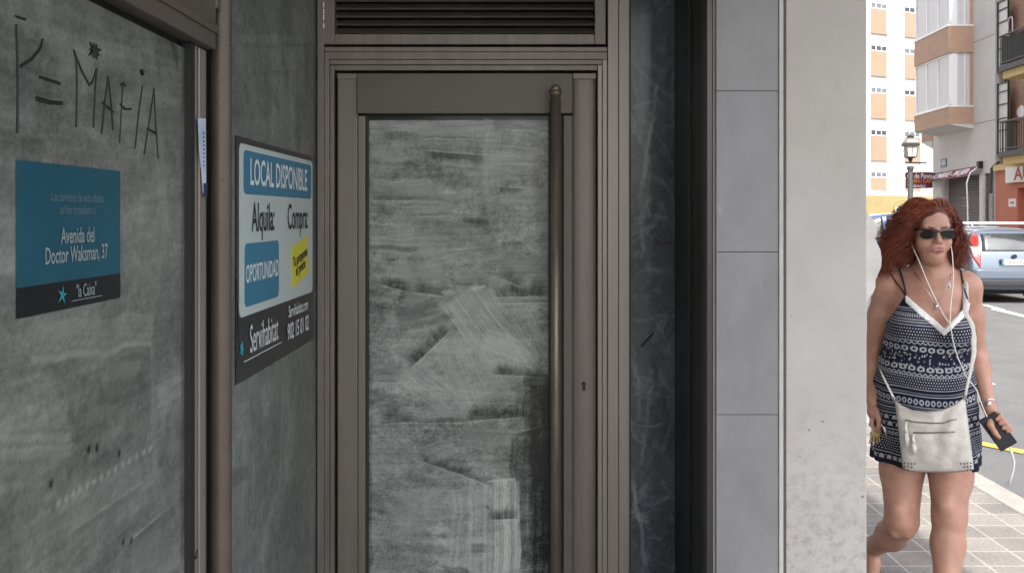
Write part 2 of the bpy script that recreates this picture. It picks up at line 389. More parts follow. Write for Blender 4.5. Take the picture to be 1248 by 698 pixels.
# rental sign : u 2.541..3.454
t = wl_sign('rental_sign', 'white and blue sign with black foot offering premises, on the pane beside the door', 'sign', 2.541,3.454,1.19,1.81)
def R(px, py):    # picture -> (u,z)
    u = F*.729/(636-px); return u, CZ+(HY-py)/F*u
u0,u1 = 2.528,3.468
MB(WL).box((u0,.001,1.188),(u1,.003,1.822)).build('backing', navyblk, t)
cream = mat('sign_white', (.48,.55,.53), rough=.35, var=.05, vscale=3)
def rrect(g, a, b, y0, th, r=.02, tilt=0):
    (x0,z0),(x1,z1) = a,b; cx_,cz_ = (x0+x1)/2,(z0+z1)/2; pts = []
    for (sx,sz,a0) in ((x1-r,z1-r,0),(x0+r,z1-r,90),(x0+r,z0+r,180),(x1-r,z0+r,270)):
        for k in range(5):
            a_ = math.radians(a0+k*22.5); px_,pz_ = sx+r*math.cos(a_), sz+r*math.sin(a_)
            dx_,dz_ = px_-cx_,pz_-cz_
            pts.append((cx_+dx_*math.cos(tilt)-dz_*math.sin(tilt), y0, cz_+dx_*math.sin(tilt)+dz_*math.cos(tilt)))
    g.prism(pts,(0,th,0)); return g
g = MB(WL); rrect(g,(2.555,1.355),(3.445,1.805),.003,.0015).build('white_panel', cream, t)
blue = mat('sign_blue', (.02,.17,.29), rough=.35, var=.08, vscale=5)
rrect(MB(WL),(2.59,1.675),(3.42,1.790),.0046,.0008).build('blue_banner', blue, t)
rrect(MB(WL),(2.60,1.378),(2.965,1.545),.0046,.0008).build('blue_box', blue, t)
rrect(MB(WL),(3.13,1.405),(3.37,1.535),.0046,.0008,.008,.16).build('yellow_sticker', mat('sign_yellow',(.62,.60,.04),rough=.4), t)
wt = mat('sign_letters_white', (.66,.70,.70), rough=.5); bk = mat('sign_letters_black', (.012,.014,.018), rough=.5)
up = (0,0,1)
lettering([('LOCAL DISPONIBLE',.100,WL((3.0,.006,1.732)),Ur,up,.80,.0016,'CENTER'),
           ('OPORTUNIDAD',.067,WL((2.783,.006,1.462)),Ur,up,.72,.001,'CENTER'),
           ('902 15 01 02',.072,WL((3.225,.006,1.255)),Ur,up,.80,.001,'CENTER'),
           ('Servihabitat.com',.052,WL((3.225,.006,1.318)),Ur,up,.80,.0006,'CENTER'),
           ('Servihabitat',.108,WL((2.80,.006,1.285)),Ur,up,.60,.0,'CENTER')], wt, t)
lettering([('Alquila:',.112,WL((2.79,.006,1.610)),Ur,up,.74,.0012,'CENTER'),
           ('Compra:',.112,WL((3.22,.006,1.610)),Ur,up,.74,.0012,'CENTER'),
           ('Tu propones',.045,WL((3.25,.0064,1.484)),Ur+Vector((0,0,.16)),Vector((0,0,1))-Ur*.16,.9,.0012,'CENTER'),
           ('el precio',.045,WL((3.255,.0064,1.449)),Ur+Vector((0,0,.16)),Vector((0,0,1))-Ur*.16,.9,.0012,'CENTER')], bk, t)
g = MB(WL); g.box((2.60,.003,1.236),(3.0,.0046,1.238)); g.build('underline', wt, t)
g = MB(WL)
for k in range(5):
    a = k*1.25; g.tube([(2.572,.0048,1.275),(2.572+.014*math.cos(a),.0048,1.275+.018*math.sin(a))],[.004,.0015],5)
g.build('emblem', MATS['emblem_teal'], t)
# loose wire on the left edge
g = MB(WL); g.tube([R_ for R_ in [(2.525,.006,1.46),(2.51,.012,1.40),(2.53,.008,1.34),(2.53,.012,1.28),(2.505,.01,1.24)]],.0018,6).build('loose_wire', bk, t)
# pen marks low on the jamb
g = MB(WL)
def jm(*pts, r=.0012):
    g.tube([(.714*F/(636-a), .0135, CZ+(HY-b)/F*(.714*F/(636-a))) for a,b in pts], r, 6)
jm((249,580),(247,583),(246.5,590),(249,594),(250,602),(248.5,606)); jm((238,682),(241,672),(245,664),(249,652),(250,640)); jm((239,680),(245,676),(249,664),(250,655)); jm((241,670),(247,668),(250,660))
g.build('pen_mark', MATS['scratch'], front)
# narrow sticker on the jamb, peeling
t = thing('sticker', 'narrow peeling pale blue sticker on the pale jamb by the brown post', 'sticker', WL((2.25,.02,1.65)))
g = MB(WL)
pts = [(2.182,.0185,1.832),(2.235,.0185,1.836),(2.235,.020,1.672),(2.212,.020,1.668),(2.205,.020,1.70),(2.19,.019,1.76)]
g.prism(pts,(0,.0008,0)).build('sheet', mat('sticker_blue',(.36,.45,.62),rough=.4,col2=(.7,.72,.74),vscale=9), t)
MB(WL).prism([(2.212,.0212,1.690),(2.237,.0212,1.692),(2.237,.0212,1.660),(2.214,.0212,1.662)],(0,.0008,0)).build('dark_foot', mat('sticker_navy',(.02,.03,.09),rough=.4), t)
g = MB(WL)
for k in range(9): g.box((2.215,.0194,1.80-k*.009),(2.223,.0205,1.804-k*.009))
g.build('lettering', bk, t)

# ---- door wall, faces the camera (plane Y = D)
def DW(p):   # (px, depth towards the camera, py) on the door plane
    px,n,py = p
    return Vector(((px-CX)/F*D, D-n, CZ+(HY-py)/F*D))
BOT = 816   # floor line on the door plane
def dbox(g, x0, x1, y0, y1, n0, n1): g.box((x0,n0,y0),(x1,n1,y1)); return g
frame = dbox(MB(DW),390,398,-330,BOT,-.03,.052)
dbox(frame,398.05,404,60,BOT,-.03,.044); dbox(frame,404.05,409,66,BOT,-.03,.030)
frame.build('door_frame', bronze, front, .0018)
g = dbox(MB(DW),727.5,733,74,BOT,-.03,.030); dbox(g,733.05,739,66,BOT,-.03,.038)
dbox(g,739.05,752,-330,BOT,-.03,.050); dbox(g,752.05,765,-330,BOT,-.03,.056)
g.build('door_frame', bronze_l, front, .0018)
g = dbox(MB(DW),398.2,738.8,60.2,66,-.03,.050); dbox(g,398.2,738.8,66.05,75,-.03,.046)
dbox(g,404.2,732.8,75.05,81,-.03,.040); dbox(g,409.2,727.2,81.05,87.5,-.03,.030)
g.build('transom', bronze, front, .0018)
dbox(MB(DW),408,729,87.55,BOT,-.045,-.032).build('shadow_gap', black_m, front)
# vent above
vent = dbox(MB(DW),397.5,410.5,-160,57,-.02,.046)
dbox(vent,723.5,737,-160,57,-.02,.046); dbox(vent,410.55,723.45,44.5,57,-.02,.046); dbox(vent,410.55,723.45,-160,-145,-.02,.046)
vent = vent.build('vent_frame', bronze, front, .002)
g = MB(DW)
yy = 41.5
while yy > -145:
    g.prism([(410.8,.036,yy),(410.8,.030,yy+1.6),(410.8,-.022,yy-8.5),(410.8,-.016,yy-10)],(312.4,0,0)); yy -= 9.6
g.build('louvre', mat('louvre_brown',(.14,.125,.11),rough=.4,metal=.3,var=.15), vent)
dbox(MB(DW),397.5,737,-160,57,-.05,-.03).build('vent_backing', black_m, vent)
g = MB(DW)
for yv in (7,15,22,32): g.tube([(397.2,.049,yv),(397.2,.049,yv+6)],.0055,8)
g.build('hinge', mat('hinge_steel',(.35,.33,.3),rough=.35,metal=.7), vent)
dbox(MB(DW),390,765,-340,-331,-.03,.05).build('lintel', bronze, front, .002)
# the door leaf
door = dbox(MB(DW),412.5,436.5,91.5,BOT-4,-.028,.020)
dbox(door,436.5,445.5,141,BOT-4,-.026,.010)
door = door.build('door', mat('stile_bronze',(.16,.142,.12),rough=.4,metal=.35,var=.1,vscale=3,stretch=(10,10,.4),spots=(90,.72,(.1,.09,.075))), front, .003)
door['label'] = 'narrow-framed glass door leaf between the brown frame posts'
def bowed(x0, x1, y0, y1, bow, n0):   # a slightly rounded stile
    g = MB(DW); N = 10; pts = []
    for k in range(N+1):
        t_ = k/N; pts.append((x0+(x1-x0)*t_, n0+bow*math.sin(math.pi*t_)**.6, y0))
    pts += [(x1,-.028,y0),(x0,-.028,y0)]
    g.prism(pts,(0,0,y1-y0)); return g
bowed(697.3,725.5,91.5,BOT-4,.007,.012).build('stile', bronze, door, smooth=False)
dbox(MB(DW),686.5,697.25,141,BOT-4,-.026,.012).build('inner_stile', rail_m, door, .002)
dbox(MB(DW),412.5,436.3,90.8,97.5,.0205,.024).build('stile_cap', bronze, door, .001)
dbox(MB(DW),697.6,725.5,90.8,97.5,.024,.027).build('stile_cap', bronze, door, .001)
dbox(MB(DW),436.8,697,91,139.5,-.02,.034).build('top_rail', rail_m, door, .002)
dbox(MB(DW),436.8,697,770,BOT-4,-.02,.03).build('bottom_rail', rail_m, door, .002)
dbox(MB(DW),445.6,449,140,770,-.024,.000).build('glazing_bead', black_m, door)
dbox(MB(DW),668.6,686.4,140,770,-.024,-.004).build('glazing_bead', black_m, door)
# door glass
PX0,PX1,PYT,PYB = 447.,688.,139.,772.
k_ = D/F
P = Paint((PX1-PX0)*k_, (PYB-PYT)*k_, .0033, base=.36)
def pd(px, py): return (px-PX0)*k_, (PYB-py)*k_
def sd(a, b, W, val, op=.85, ridge=.1, curve=0):
    (x0,y0),(x1,y1) = pd(*a), pd(*b)
    P.stroke(x0,y0,math.hypot(x1-x0,y1-y0),W*k_,math.atan2(y1-y0,x1-x0),val,op,curve,ridge)
def cb(a, b, dep, sgn, val=.08):
    (x0,y0),(x1,y1) = pd(*a), pd(*b); P.comb(x0,y0,x1,y1,dep*k_,sgn,val)
random.seed(21)
for k in range(95):
    a0 = random.choice((0,math.pi))+random.gauss(0,.10)
    P.stroke(random.uniform(-.05,.72), random.uniform(.0,1.85), random.uniform(.18,.5), random.uniform(.07,.12), a0, random.uniform(.36,.56), .42, random.uniform(-.3,.3), ridge=.04)
for k in range(26):
    P.stroke(random.uniform(0,.7), random.uniform(.9,1.85), random.uniform(.1,.3), .07, -math.pi/2+random.gauss(0,.1), random.uniform(.4,.6), .35, ridge=.03)
P.scrub(220,(.05,.13),(.02,.05),.30,.58,.34); P.mottle(.55); P.swipes(.38)
for k in range(46):      # long level pulls of the brush, each ending in a lifted edge
    x_ = random.uniform(0,.5); y_ = random.uniform(.7,1.85); L_ = random.uniform(.1,.32)
    P.stroke(x_, y_, L_, random.uniform(.05,.09), random.gauss(0,.05), random.uniform(.32,.62), .75, random.uniform(-.2,.2), ridge=.06)
    if k%3==0: P.comb(x_, y_-.03, x_+L_, y_-.03+random.uniform(-.01,.01), random.uniform(.008,.02), 1, .2, .6)
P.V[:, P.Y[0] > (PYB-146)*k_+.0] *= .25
for x in np.arange(452,668,3.5): sd((x,150+random.uniform(-3,3)),(x+random.uniform(-1,1),158+random.uniform(0,14)),3,.5,.6,0)
sd((450,152),(520,158),8,.6,.7); sd((590,150),(666,150),14,.5,.6)
cb((515,183),(597,190),9,-1)
cb((597,227),(640,229),7,-1); sd((450,196),(500,198),30,.46,.5,.03)
sd((600,160),(600,245),22,.6,.6,.05); sd((540,200),(640,214),20,.55,.5)
sd((565,268),(605,274),14,.14,.7,0); sd((452,300),(520,304),8,.16,.7,0)
sd((455,330),(530,330),26,.5,.6,.06); cb((461,346),(500,357),12,1); cb((500,357),(545,361),12,1)
cb((600,362),(668,362),14,1,.03); cb((606,338),(640,352),14,1,.16)
# the diagonal patch
sd((498,446),(600,362),60,.48,.6,.05); sd((560,360),(640,470),55,.62,.7,.06); sd((600,350),(668,440),38,.58,.65,.05)
sd((552,410),(590,500),60,.60,.7,.05); sd((500,455),(560,500),40,.58,.7,.05); sd((590,420),(650,440),40,.68,.7,.1)
cb((499,450),(550,402),11,1,.03); sd((484,385),(540,372),22,.22,.7,.05); sd((486,400),(560,385),12,.2,.7,.05)
sd((575,352),(600,346),8,.75,.8,0); sd((540,358),(560,354),10,.7,.8,0)
for k in range(7): sd((585+k*9,372+k*3),(640+k*4,420+k*5),3,.25,.8,0)
cb((598,457),(668,460),9,1,.06); sd((636,462),(636,572),14,.30,.5,0)
sd((655,458),(653,575),34,.12,.8,0); sd((588,505),(640,460),30,.42,.7,.08); cb((566,514),(644,509),12,1,.05)
cb((460,517),(505,514),12,1,.10); sd((460,498),(505,494),12,.3,.6,.0); sd((490,517),(640,516),2.2,.66,.6,0)
cb((622,530),(668,519),7,-1,.10); sd((645,536),(645,690),50,.12,.75,0)
cb((512,562),(602,594),10,1,.08); sd((520,556),(560,540),26,.5,.6)
sd((550,600),(470,640),50,.45,.6,.06); sd((455,560),(520,560),40,.44,.6,.04)
sd((618,587),(618,760),34,.80,.9,.08); sd((588,594),(586,760),34,.66,.8,.05); sd((560,600),(555,700),28,.56,.6,.05)
sd((595,587),(636,584),5,.9,.8,0); cb((593,634),(636,634),13,1,.04); sd((593,618),(604,618),7,.1,.9,0)
sd((575,670),(600,668),14,.2,.7,0); sd((540,694),(580,697),10,.2,.6,0); sd((500,600),(500,700),34,.44,.5,.03)
sd((470,640),(470,760),34,.4,.5,.03); sd((451,430),(451,700),6,.1,.7,0); sd((660,470),(660,770),30,.08,.8,0)
P.V = P.V*1.0
P.contrast(1.5,.40); P.edge()
for k in range(22):  # dotted reflection across the door, put into the wash as pale spots
    x,y = pd(462+k*9.2,414.5); P.blob(x,y,.0035,.0035,.95,.55)
pane = P.build('door_glass', DW((PX0,0,PYB)), (1,0,0), (0,0,1), wash_mat('whitewash_door', (.010,.013,.013), (.50,.53,.505), rough=.5, coat=.22, coatr=.12), door, off=(0,.014,0))
pane['label'] = 'door pane smeared with whitewash in crossing brush strokes'
# pull handle
hx = 676.
g = MB(DW); g.tube([(hx,.085,114),(hx,.085,790)],.0182,24)
g.tube([(hx,.085,114.2),(hx,.085,109),(hx,.085,107)],[.0205,.015,.004],24)
g.tube([(hx,.085,120),(hx,.085,114.3)],.0210,24)
hd = g.build('pull_handle', handle_m, door, smooth=False)
for f_ in hd.data.polygons: f_.use_smooth = True
MB(DW).tube([(hx,.085,118),(hx,.032,118)],.013,14).tube([(hx,.0345,118),(hx,.0385,118)],.024,16).build('handle_bracket', handle_m, door, smooth=False)
MB(DW).tube([(hx,.085,780),(hx,.03,780)],.013,14).build('handle_bracket', handle_m, door)
MB(DW).tube([(711,.020,466),(711,.0275,466)],.0075,14).box((709.3,.02,466),(712.7,.0268,474)).build('lock', mat('lock_black',(.01,.01,.01),rough=.3,metal=.5), door)
# right glazed side strip and dark guide
wash_r = wash_mat('whitewash_side', (.012,.017,.021), (.34,.42,.48), rough=.45, coat=.3, coatr=.1)
sx0,sx1 = 767.5,823.
P = Paint((sx1-sx0)*k_, (BOT+300)*k_, .0033, base=.14)
random.seed(9)
for k in range(330):
    P.stroke(random.uniform(0,.16), random.uniform(0,3.2), random.uniform(.04,.2), random.uniform(.012,.035), random.uniform(0,6.28), random.uniform(.04,.42), .45, random.uniform(-14,14), ridge=.04)
for k in range(16): P.stroke(random.uniform(.0,.05), random.uniform(0,3), random.uniform(.15,.4), .02, math.pi/2+random.gauss(0,.08), random.uniform(.4,.62), .4, random.uniform(-.5,.5), ridge=.04)
P.contrast(1.7,.16)
side = P.build('window', DW((sx0,0,BOT)), (1,0,0), (0,0,1), wash_r, front, off=(0,-.028,0))
side['label'] = 'narrow blue-grey smeared pane to the right of the door'
MB(DW).tube([(780,.032,421),(795,.032,404)],.003,6).build('scratch_mark', MATS['scratch'], side)
dbox(MB(DW),765.3,767.3,-330,BOT,-.03,.034).build('gasket', black_m, front)
dbox(MB(DW),823.1,845,-330,BOT,-.03,.036).build('gasket', black_m, front)
XR = .590
g = MB().box((XR-.012,3.40,0),(XR,3.53,3.28)).box((XR-.016,3.25,0),(XR,3.398,3.28)).box((XR-.008,2.99,0),(XR,3.248,3.28))
g.build('return_panel', darkmetal, front, .002)
MB().box((XR-.018,2.935,0),(XR+.004,2.988,3.28)).build('guide_rail', mat('guide_grey',(.045,.045,.047),rough=.3,metal=.4), front, .004)

# ---- pillar clad in grey tiles and cream render
PY = 2.92
def pz(py): return CZ+(HY-py)/F*PY
def pxx(px): return (px-CX)/F*PY
pil = thing('pillar', 'pillar faced with grey stone tiles and a broad strip of pale render, right of the door', 'pillar', (.8,3.1,0))
MB().box((XR+.002,PY+.012,0),(1.034,3.7,3.29)).build('core', mat('pillar_core',(.3,.29,.28),rough=.8), pil)
tile_m = mat('grey_tile', (.215,.215,.222), rough=.42, var=.15, vscale=4, stretch=(1.6,1.6,.9), bump=.05, bscale=120, spots=(14,.66,(.255,.255,.26)))
g = MB(); ys = [-310,-87,111,307,505,702,800]
for a,b in zip(ys, ys[1:]):
    g.box((pxx(873),PY,pz(b)+.0008),(pxx(948.6),PY+.011,pz(a)-.0008))
g.build('tile_cladding', tile_m, pil, .0008)
plaster = bpy.data.materials.new('cream_render'); plaster.use_nodes = True
def plaster_nodes(m):
    nt = m.node_tree; L = nt.links.new; b = nt.nodes['Principled BSDF']; b.inputs['Roughness'].default_value = .85; b.inputs['Specular IOR Level'].default_value=.2
    tc = _n(nt,'ShaderNodeTexCoord')
    def ns(sc, det=6, st=None):
        n = _n(nt,'ShaderNodeTexNoise'); n.inputs['Scale'].default_value = sc; n.inputs['Detail'].default_value = det; n.inputs['Roughness'].default_value=.65
        if st:
            mp = _n(nt,'ShaderNodeMapping'); mp.inputs['Scale'].default_value = st; L(tc.outputs['Object'],mp.inputs[0]); L(mp.outputs[0],n.inputs['Vector'])
        else: L(tc.outputs['Object'], n.inputs['Vector'])
        return n
    def ramp(src, p0, c0, p1, c1):
        r = _n(nt,'ShaderNodeValToRGB'); e = r.color_ramp.elements; e[0].position=p0; e[0].color=(*c0,1); e[1].position=p1; e[1].color=(*c1,1); L(src, r.inputs[0]); return r
    base = ramp(ns(4).outputs['Fac'], .3,(.43,.41,.385),.7,(.50,.48,.455))
    st = ramp(ns(24,8).outputs['Fac'], .60,(1,1,1),.75,(.86,.84,.82))
    # grime gathers low on the pillar (real dirt splashed from the pavement)
    sep = _n(nt,'ShaderNodeSeparateXYZ'); L(tc.outputs['Object'], sep.inputs[0])
    mr = _n(nt,'ShaderNodeMapRange'); mr.inputs['From Min'].default_value=1.15; mr.inputs['From Max'].default_value=.5; L(sep.outputs['Z'], mr.inputs['Value'])
    gr = ramp(ns(40,8).outputs['Fac'], .46,(0,0,0),.62,(1,1,1))
    mu = _n(nt,'ShaderNodeMath',operation='MULTIPLY'); L(mr.outputs[0],mu.inputs[0]); L(gr.outputs[0],mu.inputs[1])
    mu2 = _n(nt,'ShaderNodeMath',operation='MULTIPLY'); L(mu.outputs[0],mu2.inputs[0]); mu2.inputs[1].default_value=.4
    m1 = _n(nt,'ShaderNodeMixRGB',blend_type='MULTIPLY'); m1.inputs[0].default_value=.9; L(base.outputs[0],m1.inputs[1]); L(st.outputs[0],m1.inputs[2])
    m2 = _n(nt,'ShaderNodeMixRGB'); L(mu2.outputs[0],m2.inputs[0]); L(m1.outputs[0],m2.inputs[1]); m2.inputs[2].default_value=(.13,.12,.11,1)
    L(m2.outputs[0], b.inputs['Base Color'])
    bp = _n(nt,'ShaderNodeBump'); bp.inputs['Strength'].default_value=.12; bp.inputs['Distance'].default_value=.002
    L(ns(30,8).outputs['Fac'], bp.inputs['Height']); L(bp.outputs[0], b.inputs['Normal'])
plaster_nodes(plaster)
MB().box((pxx(957.2),PY-.006,0),(pxx(1055.5),PY+.011,3.29)).box((pxx(1040),PY+.0112,0),(pxx(1055),3.65,3.29)).build('render_strip', plaster, pil, .003)
MB().box((pxx(949),PY-.004,0),(pxx(954.4),PY+.010,3.29)).build('corner_bead', mat('bead_white',(.48,.46,.44),rough=.6,var=.1,vscale=20), pil, .002)
MB().box((pxx(954.5),PY+.004,0),(pxx(957.1),PY+.0105,3.29)).build('joint', mat('joint_grey',(.22,.20,.19),rough=.9), pil)
g = MB()
for px,py,r in ((985,524,.0035),(1002,514,.002),(1050,605,.004),(974,556,.0025),(963,386,.002),(1001,513,.0025)):
    g.tube([(pxx(px),PY-.0064,pz(py)),(pxx(px)+r*.6,PY-.0064,pz(py)+r*1.5)],[r,r*.4],6,flat=(0,1,0))
g.build('chip_mark', mat('chip_grey',(.16,.15,.14),rough=.9), pil)
# pale shape of unknown kind past the pillar's edge, built as an invented sheet
t = thing('invented_flap', 'pale wavy-edged shape of unknown kind, built as an invented sheet at the side of the pillar', 'flap', (1.05,2.99,1.35))
edge = [(1054,258),(1060,262),(1065,268),(1068,276),(1068.5,284),(1066.5,291),(1070,297),(1073.5,305),(1074,315),(1073.5,325),(1070.5,334),(1067.5,342),(1067,350),(1063,358),(1058,364),(1055,372),(1054,374)]
g = MB(); yy = 2.935
def pp(px,py,k): return ((px-CX)/F*yy, yy+.004*math.sin(k*1.3), CZ+(HY-py)/F*yy)
inner = [(1050,py) for _,py in edge]
for k in range(len(edge)-1):
    a,b = edge[k],edge[k+1]
    g.prism([pp(1050,a[1],k),pp(a[0],a[1],k),pp(b[0],b[1],k+1),pp(1050,b[1],k+1)],(0,.0035,0))
g.build('sheet', mat('flap_pale',(.60,.58,.55),rough=.85,var=.06,vscale=9,bump=.2,bscale=30), t)
# ============================================================ THE STREET
RZ = -.12      # road level
KX = 2.93      # kerb face
def ground_mat():
    m = bpy.data.materials.new('paving'); m.use_nodes = True; nt = m.node_tree; L = nt.links.new; b = nt.nodes['Principled BSDF']
    tc = _n(nt,'ShaderNodeTexCoord')
    mp = _n(nt,'ShaderNodeMapping'); L(tc.outputs['Object'], mp.inputs[0]); mp.inputs['Rotation'].default_value=(0,0,0)
    br = _n(nt,'ShaderNodeTexBrick'); L(mp.outputs[0], br.inputs['Vector'])
    br.offset = 0; br.inputs['Scale'].default_value = 1; br.inputs['Brick Width'].default_value=.2; br.inputs['Row Height'].default_value=.2
    br.inputs['Mortar Size'].default_value=.0055; br.inputs['Mortar Smooth'].default_value=.3
    br.inputs['Color1'].default_value=(.165,.153,.142,1); br.inputs['Color2'].default_value=(.245,.23,.213,1); br.inputs['Mortar'].default_value=(.36,.345,.32,1)
    n = _n(nt,'ShaderNodeTexNoise'); n.inputs['Scale'].default_value=3; n.inputs['Detail'].default_value=8; L(tc.outputs['Object'], n.inputs['Vector'])
    r = _n(nt,'ShaderNodeValToRGB'); e=r.color_ramp.elements; e[0].position=.3; e[0].color=(.72,.72,.74,1); e[1].position=.7; e[1].color=(1.1,1.08,1.04,1); L(n.outputs['Fac'], r.inputs[0])
    mx = _n(nt,'ShaderNodeMixRGB',blend_type='MULTIPLY'); mx.inputs[0].default_value=1; L(br.outputs['Color'],mx.inputs[1]); L(r.outputs[0],mx.inputs[2])
    n2 = _n(nt,'ShaderNodeTexNoise'); n2.inputs['Scale'].default_value=60; n2.inputs['Detail'].default_value=6; L(tc.outputs['Object'], n2.inputs['Vector'])
    r2 = _n(nt,'ShaderNodeValToRGB'); e=r2.color_ramp.elements; e[0].position=.35; e[0].color=(.8,.8,.8,1); e[1].position=.65; e[1].color=(1.1,1.1,1.1,1); L(n2.outputs['Fac'], r2.inputs[0])
    m2 = _n(nt,'ShaderNodeMixRGB',blend_type='MULTIPLY'); m2.inputs[0].default_value=1; L(mx.outputs[0],m2.inputs[1]); L(r2.outputs[0],m2.inputs[2])
    L(m2.outputs[0], b.inputs['Base Color']); b.inputs['Roughness'].default_value=.8
    bp = _n(nt,'ShaderNodeBump'); bp.inputs['Strength'].default_value=.4; bp.inputs['Distance'].default_value=.003; bp.invert = False
    L(n2.outputs['Fac'], bp.inputs['Height']); L(bp.outputs[0], b.inputs['Normal'])
    return m
asphalt = mat('asphalt', (.085,.085,.088), rough=.85, col2=(.125,.125,.128), vscale=2.2, bump=.6, bscale=90, spots=(190,.60,(.20,.20,.20)))
concrete = mat('kerb_concrete', (.26,.25,.23), rough=.85, var=.16, vscale=7, bump=.3, bscale=60)
def struct(o): o['kind'] = 'structure'; return o
pave = ground_mat()
struct(MB().box((-400,-400,-.30),(400,600,RZ-.006)).build('ground', mat('ground_grey',(.12,.12,.115),rough=.9,var=.15,vscale=.5)))
struct(MB().box((KX,-60,RZ-.05),(15.0,140,RZ)).box((KX,52,RZ-.05),(-60,140,RZ)).box((15,44.5,RZ-.05),(90,58,RZ)).build('road', asphalt))
struct(MB().box((-12,-20,-.10),(KX-.172,50,0)).build('pavement', pave))
struct(MB().box((14.0,-20,-.10),(60,44,-.001)).build('far_pavement', pave))
g = MB(); y = -20.
while y < 50:
    g.box((KX-.17,y+.004,-.14),(KX,y+.996,.004)); y += 1.
struct(g.build('kerb', concrete, None, .012))
g = MB(); y = -20.
while y < 44:
    g.box((13.83,y+.004,-.14),(13.998,y+.996,.004)); y += 1.
struct(g.build('far_kerb', concrete, None, .012))
struct(MB().box((KX+.002,-20,RZ-.004),(KX+.20,50,RZ+.004)).build('gutter', mat('gutter',(.17,.165,.155),rough=.9,var=.35,vscale=9)))
yel = mat('yellow_road_paint', (.50,.34,.07), rough=.8, var=.25, vscale=14, spots=(40,.60,(.14,.13,.11)))
whp = mat('white_road_paint', (.60,.59,.56), rough=.8, var=.15, vscale=14, spots=(30,.62,(.2,.2,.2)))
def gp(px, py, z=RZ):    # picture -> point on the road
    Y = (CZ-z)*F/(py-HY); return Vector(((px-CX)/F*Y, Y, z+.006))
def strip(g, a, b, w):
    a,b = gp(*a), gp(*b); d = (b-a).normalized(); n = Vector((-d.y,d.x,0))*w/2
    g.prism([a-n,b-n,b+n,a+n],(0,0,.003))
g = MB(); strip(g,(1185,539),(1250,552),.115)
a,b = gp(1185,539), gp(1250,552); d=(b-a).normalized()
g.prism([a+d*.42+Vector((0,.058,0)),b+d*1.7+Vector((0,.058,0)),b+d*1.7-Vector((0,.058,0)),b+d*.02-Vector((0,.058,0))],(0,0,.003))
struct(g.build('yellow_marking', yel))
g = MB(); strip(g,(1212,377),(1262,389),.17); strip(g,(1168,371),(1186,374),.13)
strip(g,(1198,465),(1206,469),.12); strip(g,(1198,371.5),(1222,378),.12)
struct(g.build('white_marking', whp))
# gutter litter
g = MB(); random.seed(3)
for k in range(90):
    y = random.uniform(4.2,9); x = KX+random.uniform(.01,.26)**1.1; r = random.uniform(.006,.016); a = random.uniform(0,6.28)
    c = Vector((x,y,RZ+.008)); g.poly([c+Vector((r*math.cos(a+q)*(.5 if i%2 else 1),r*math.sin(a+q)*(.5 if i%2 else 1),random.uniform(0,.006))) for i,q in enumerate((0,1.5,3.1,4.7))])
tag(g.build('leaf_litter', mat('dry_leaves',(.16,.10,.05),rough=.9,var=.4,vscale=30)),'scattered dry leaf crumbs lying in the gutter along the kerb','leaf litter',kind='stuff')

# ---- our own building: unseen overhang shaped to shade the entrance and pavement
own = thing('shading_overhang_building', 'unseen building whose upper storeys are shaped to shade the shop entrance and the pavement', 'building', (-3,2,0))
bw = mat('own_wall', (.42,.39,.35), rough=.9, var=.08, vscale=2)
MB().box((-9,-1.3,3.3),(2.35,6.0,22)).build('shading_storeys', bw, own)
MB().box((-9,6.001,2.9),(.98,50,22)).box((-9,3.72,0),(.98,49.9,2.89)).build('rear_wall', bw, own)
MB().box((-9,-1.3,0),(-2.6,3.7,3.29)).build('side_wall', bw, own)

# ---- corner building with bays
stone = mat('corner_wall', (.55,.53,.515), rough=.85, var=.07, vscale=1.2, bump=.1, bscale=20)
terra = mat('terracotta_band', (.40,.26,.185), rough=.8, var=.08, vscale=2, stretch=(1,1,3))
whitef = mat('white_frame', (.72,.73,.74), rough=.4)
def FX(Y): return 15.68+.05*Y     # facade line of the far side
corner = thing('corner_building', 'pale grey corner apartment block with glazed terracotta bays above a shuttered shop', 'building', (18,40,0))
YA, YB, ZT = 42.05, 36.0, 24.
def fac(p):   # (along y, out of the wall towards the street, z)
    y,n,z = p; return Vector((FX(y)-n, y, z))
g = MB(fac)
# wall with a shutter opening and a vent slot
def hole_wall(g, y0, y1, z0, z1, holes, n0, n1):
    ys = sorted({y0,y1,*[h[0] for h in holes],*[h[1] for h in holes]}); 
    for a,b in zip(ys,ys[1:]):
        m_ = (a+b)/2; hs = sorted([(h[2],h[3]) for h in holes if h[0]<m_<h[1]]); z = z0
        for c,d in hs:
            if c>z: g.box((a,n0,z),(b,n1,c))
            z = d
        if z<z1: g.box((a,n0,z),(b,n1,z1))
def YP(px): r = (px-CX)/F; return 15.68/(r-.05)
sh0, sh1 = YP(1194.5), YP(1151)
hole_wall(g, YB, YA, 0, ZT, [(sh0,sh1,0,3.16),(YP(1206.5),YP(1200),.5,3.16)], -.35, 0)
g.build('wall', stone, corner)
MB().box((FX(YA)+.355,YB+.05,0),(34,YA-.01,ZT-.02)).build('wall', stone, corner)
for z in (5.05, 8.15, 11.25): MB(fac).box((YB,.0005,z),(YA,.004,z+.035)).build('string_course', mat('course_grey',(.28,.27,.27),rough=.9), corner)
for q in ((1149.6,1138.6),(1199.4,1195.4)): MB(fac).box((YP(q[0]),.0,0),(YP(q[1]),.06,3.1)).build('pilaster', mat('pilaster_cream',(.60,.585,.56),rough=.8,var=.08), corner)
g = MB(fac); z = .0
while z < 3.12:
    g.prism([(sh0,-.20,z),(sh0,-.17,z+.012),(sh0,-.165,z+.05),(sh0,-.20,z+.098)],(sh1-sh0,0,0)); z += .1
g.box((sh0,-.26,0),(sh1,-.202,3.16))
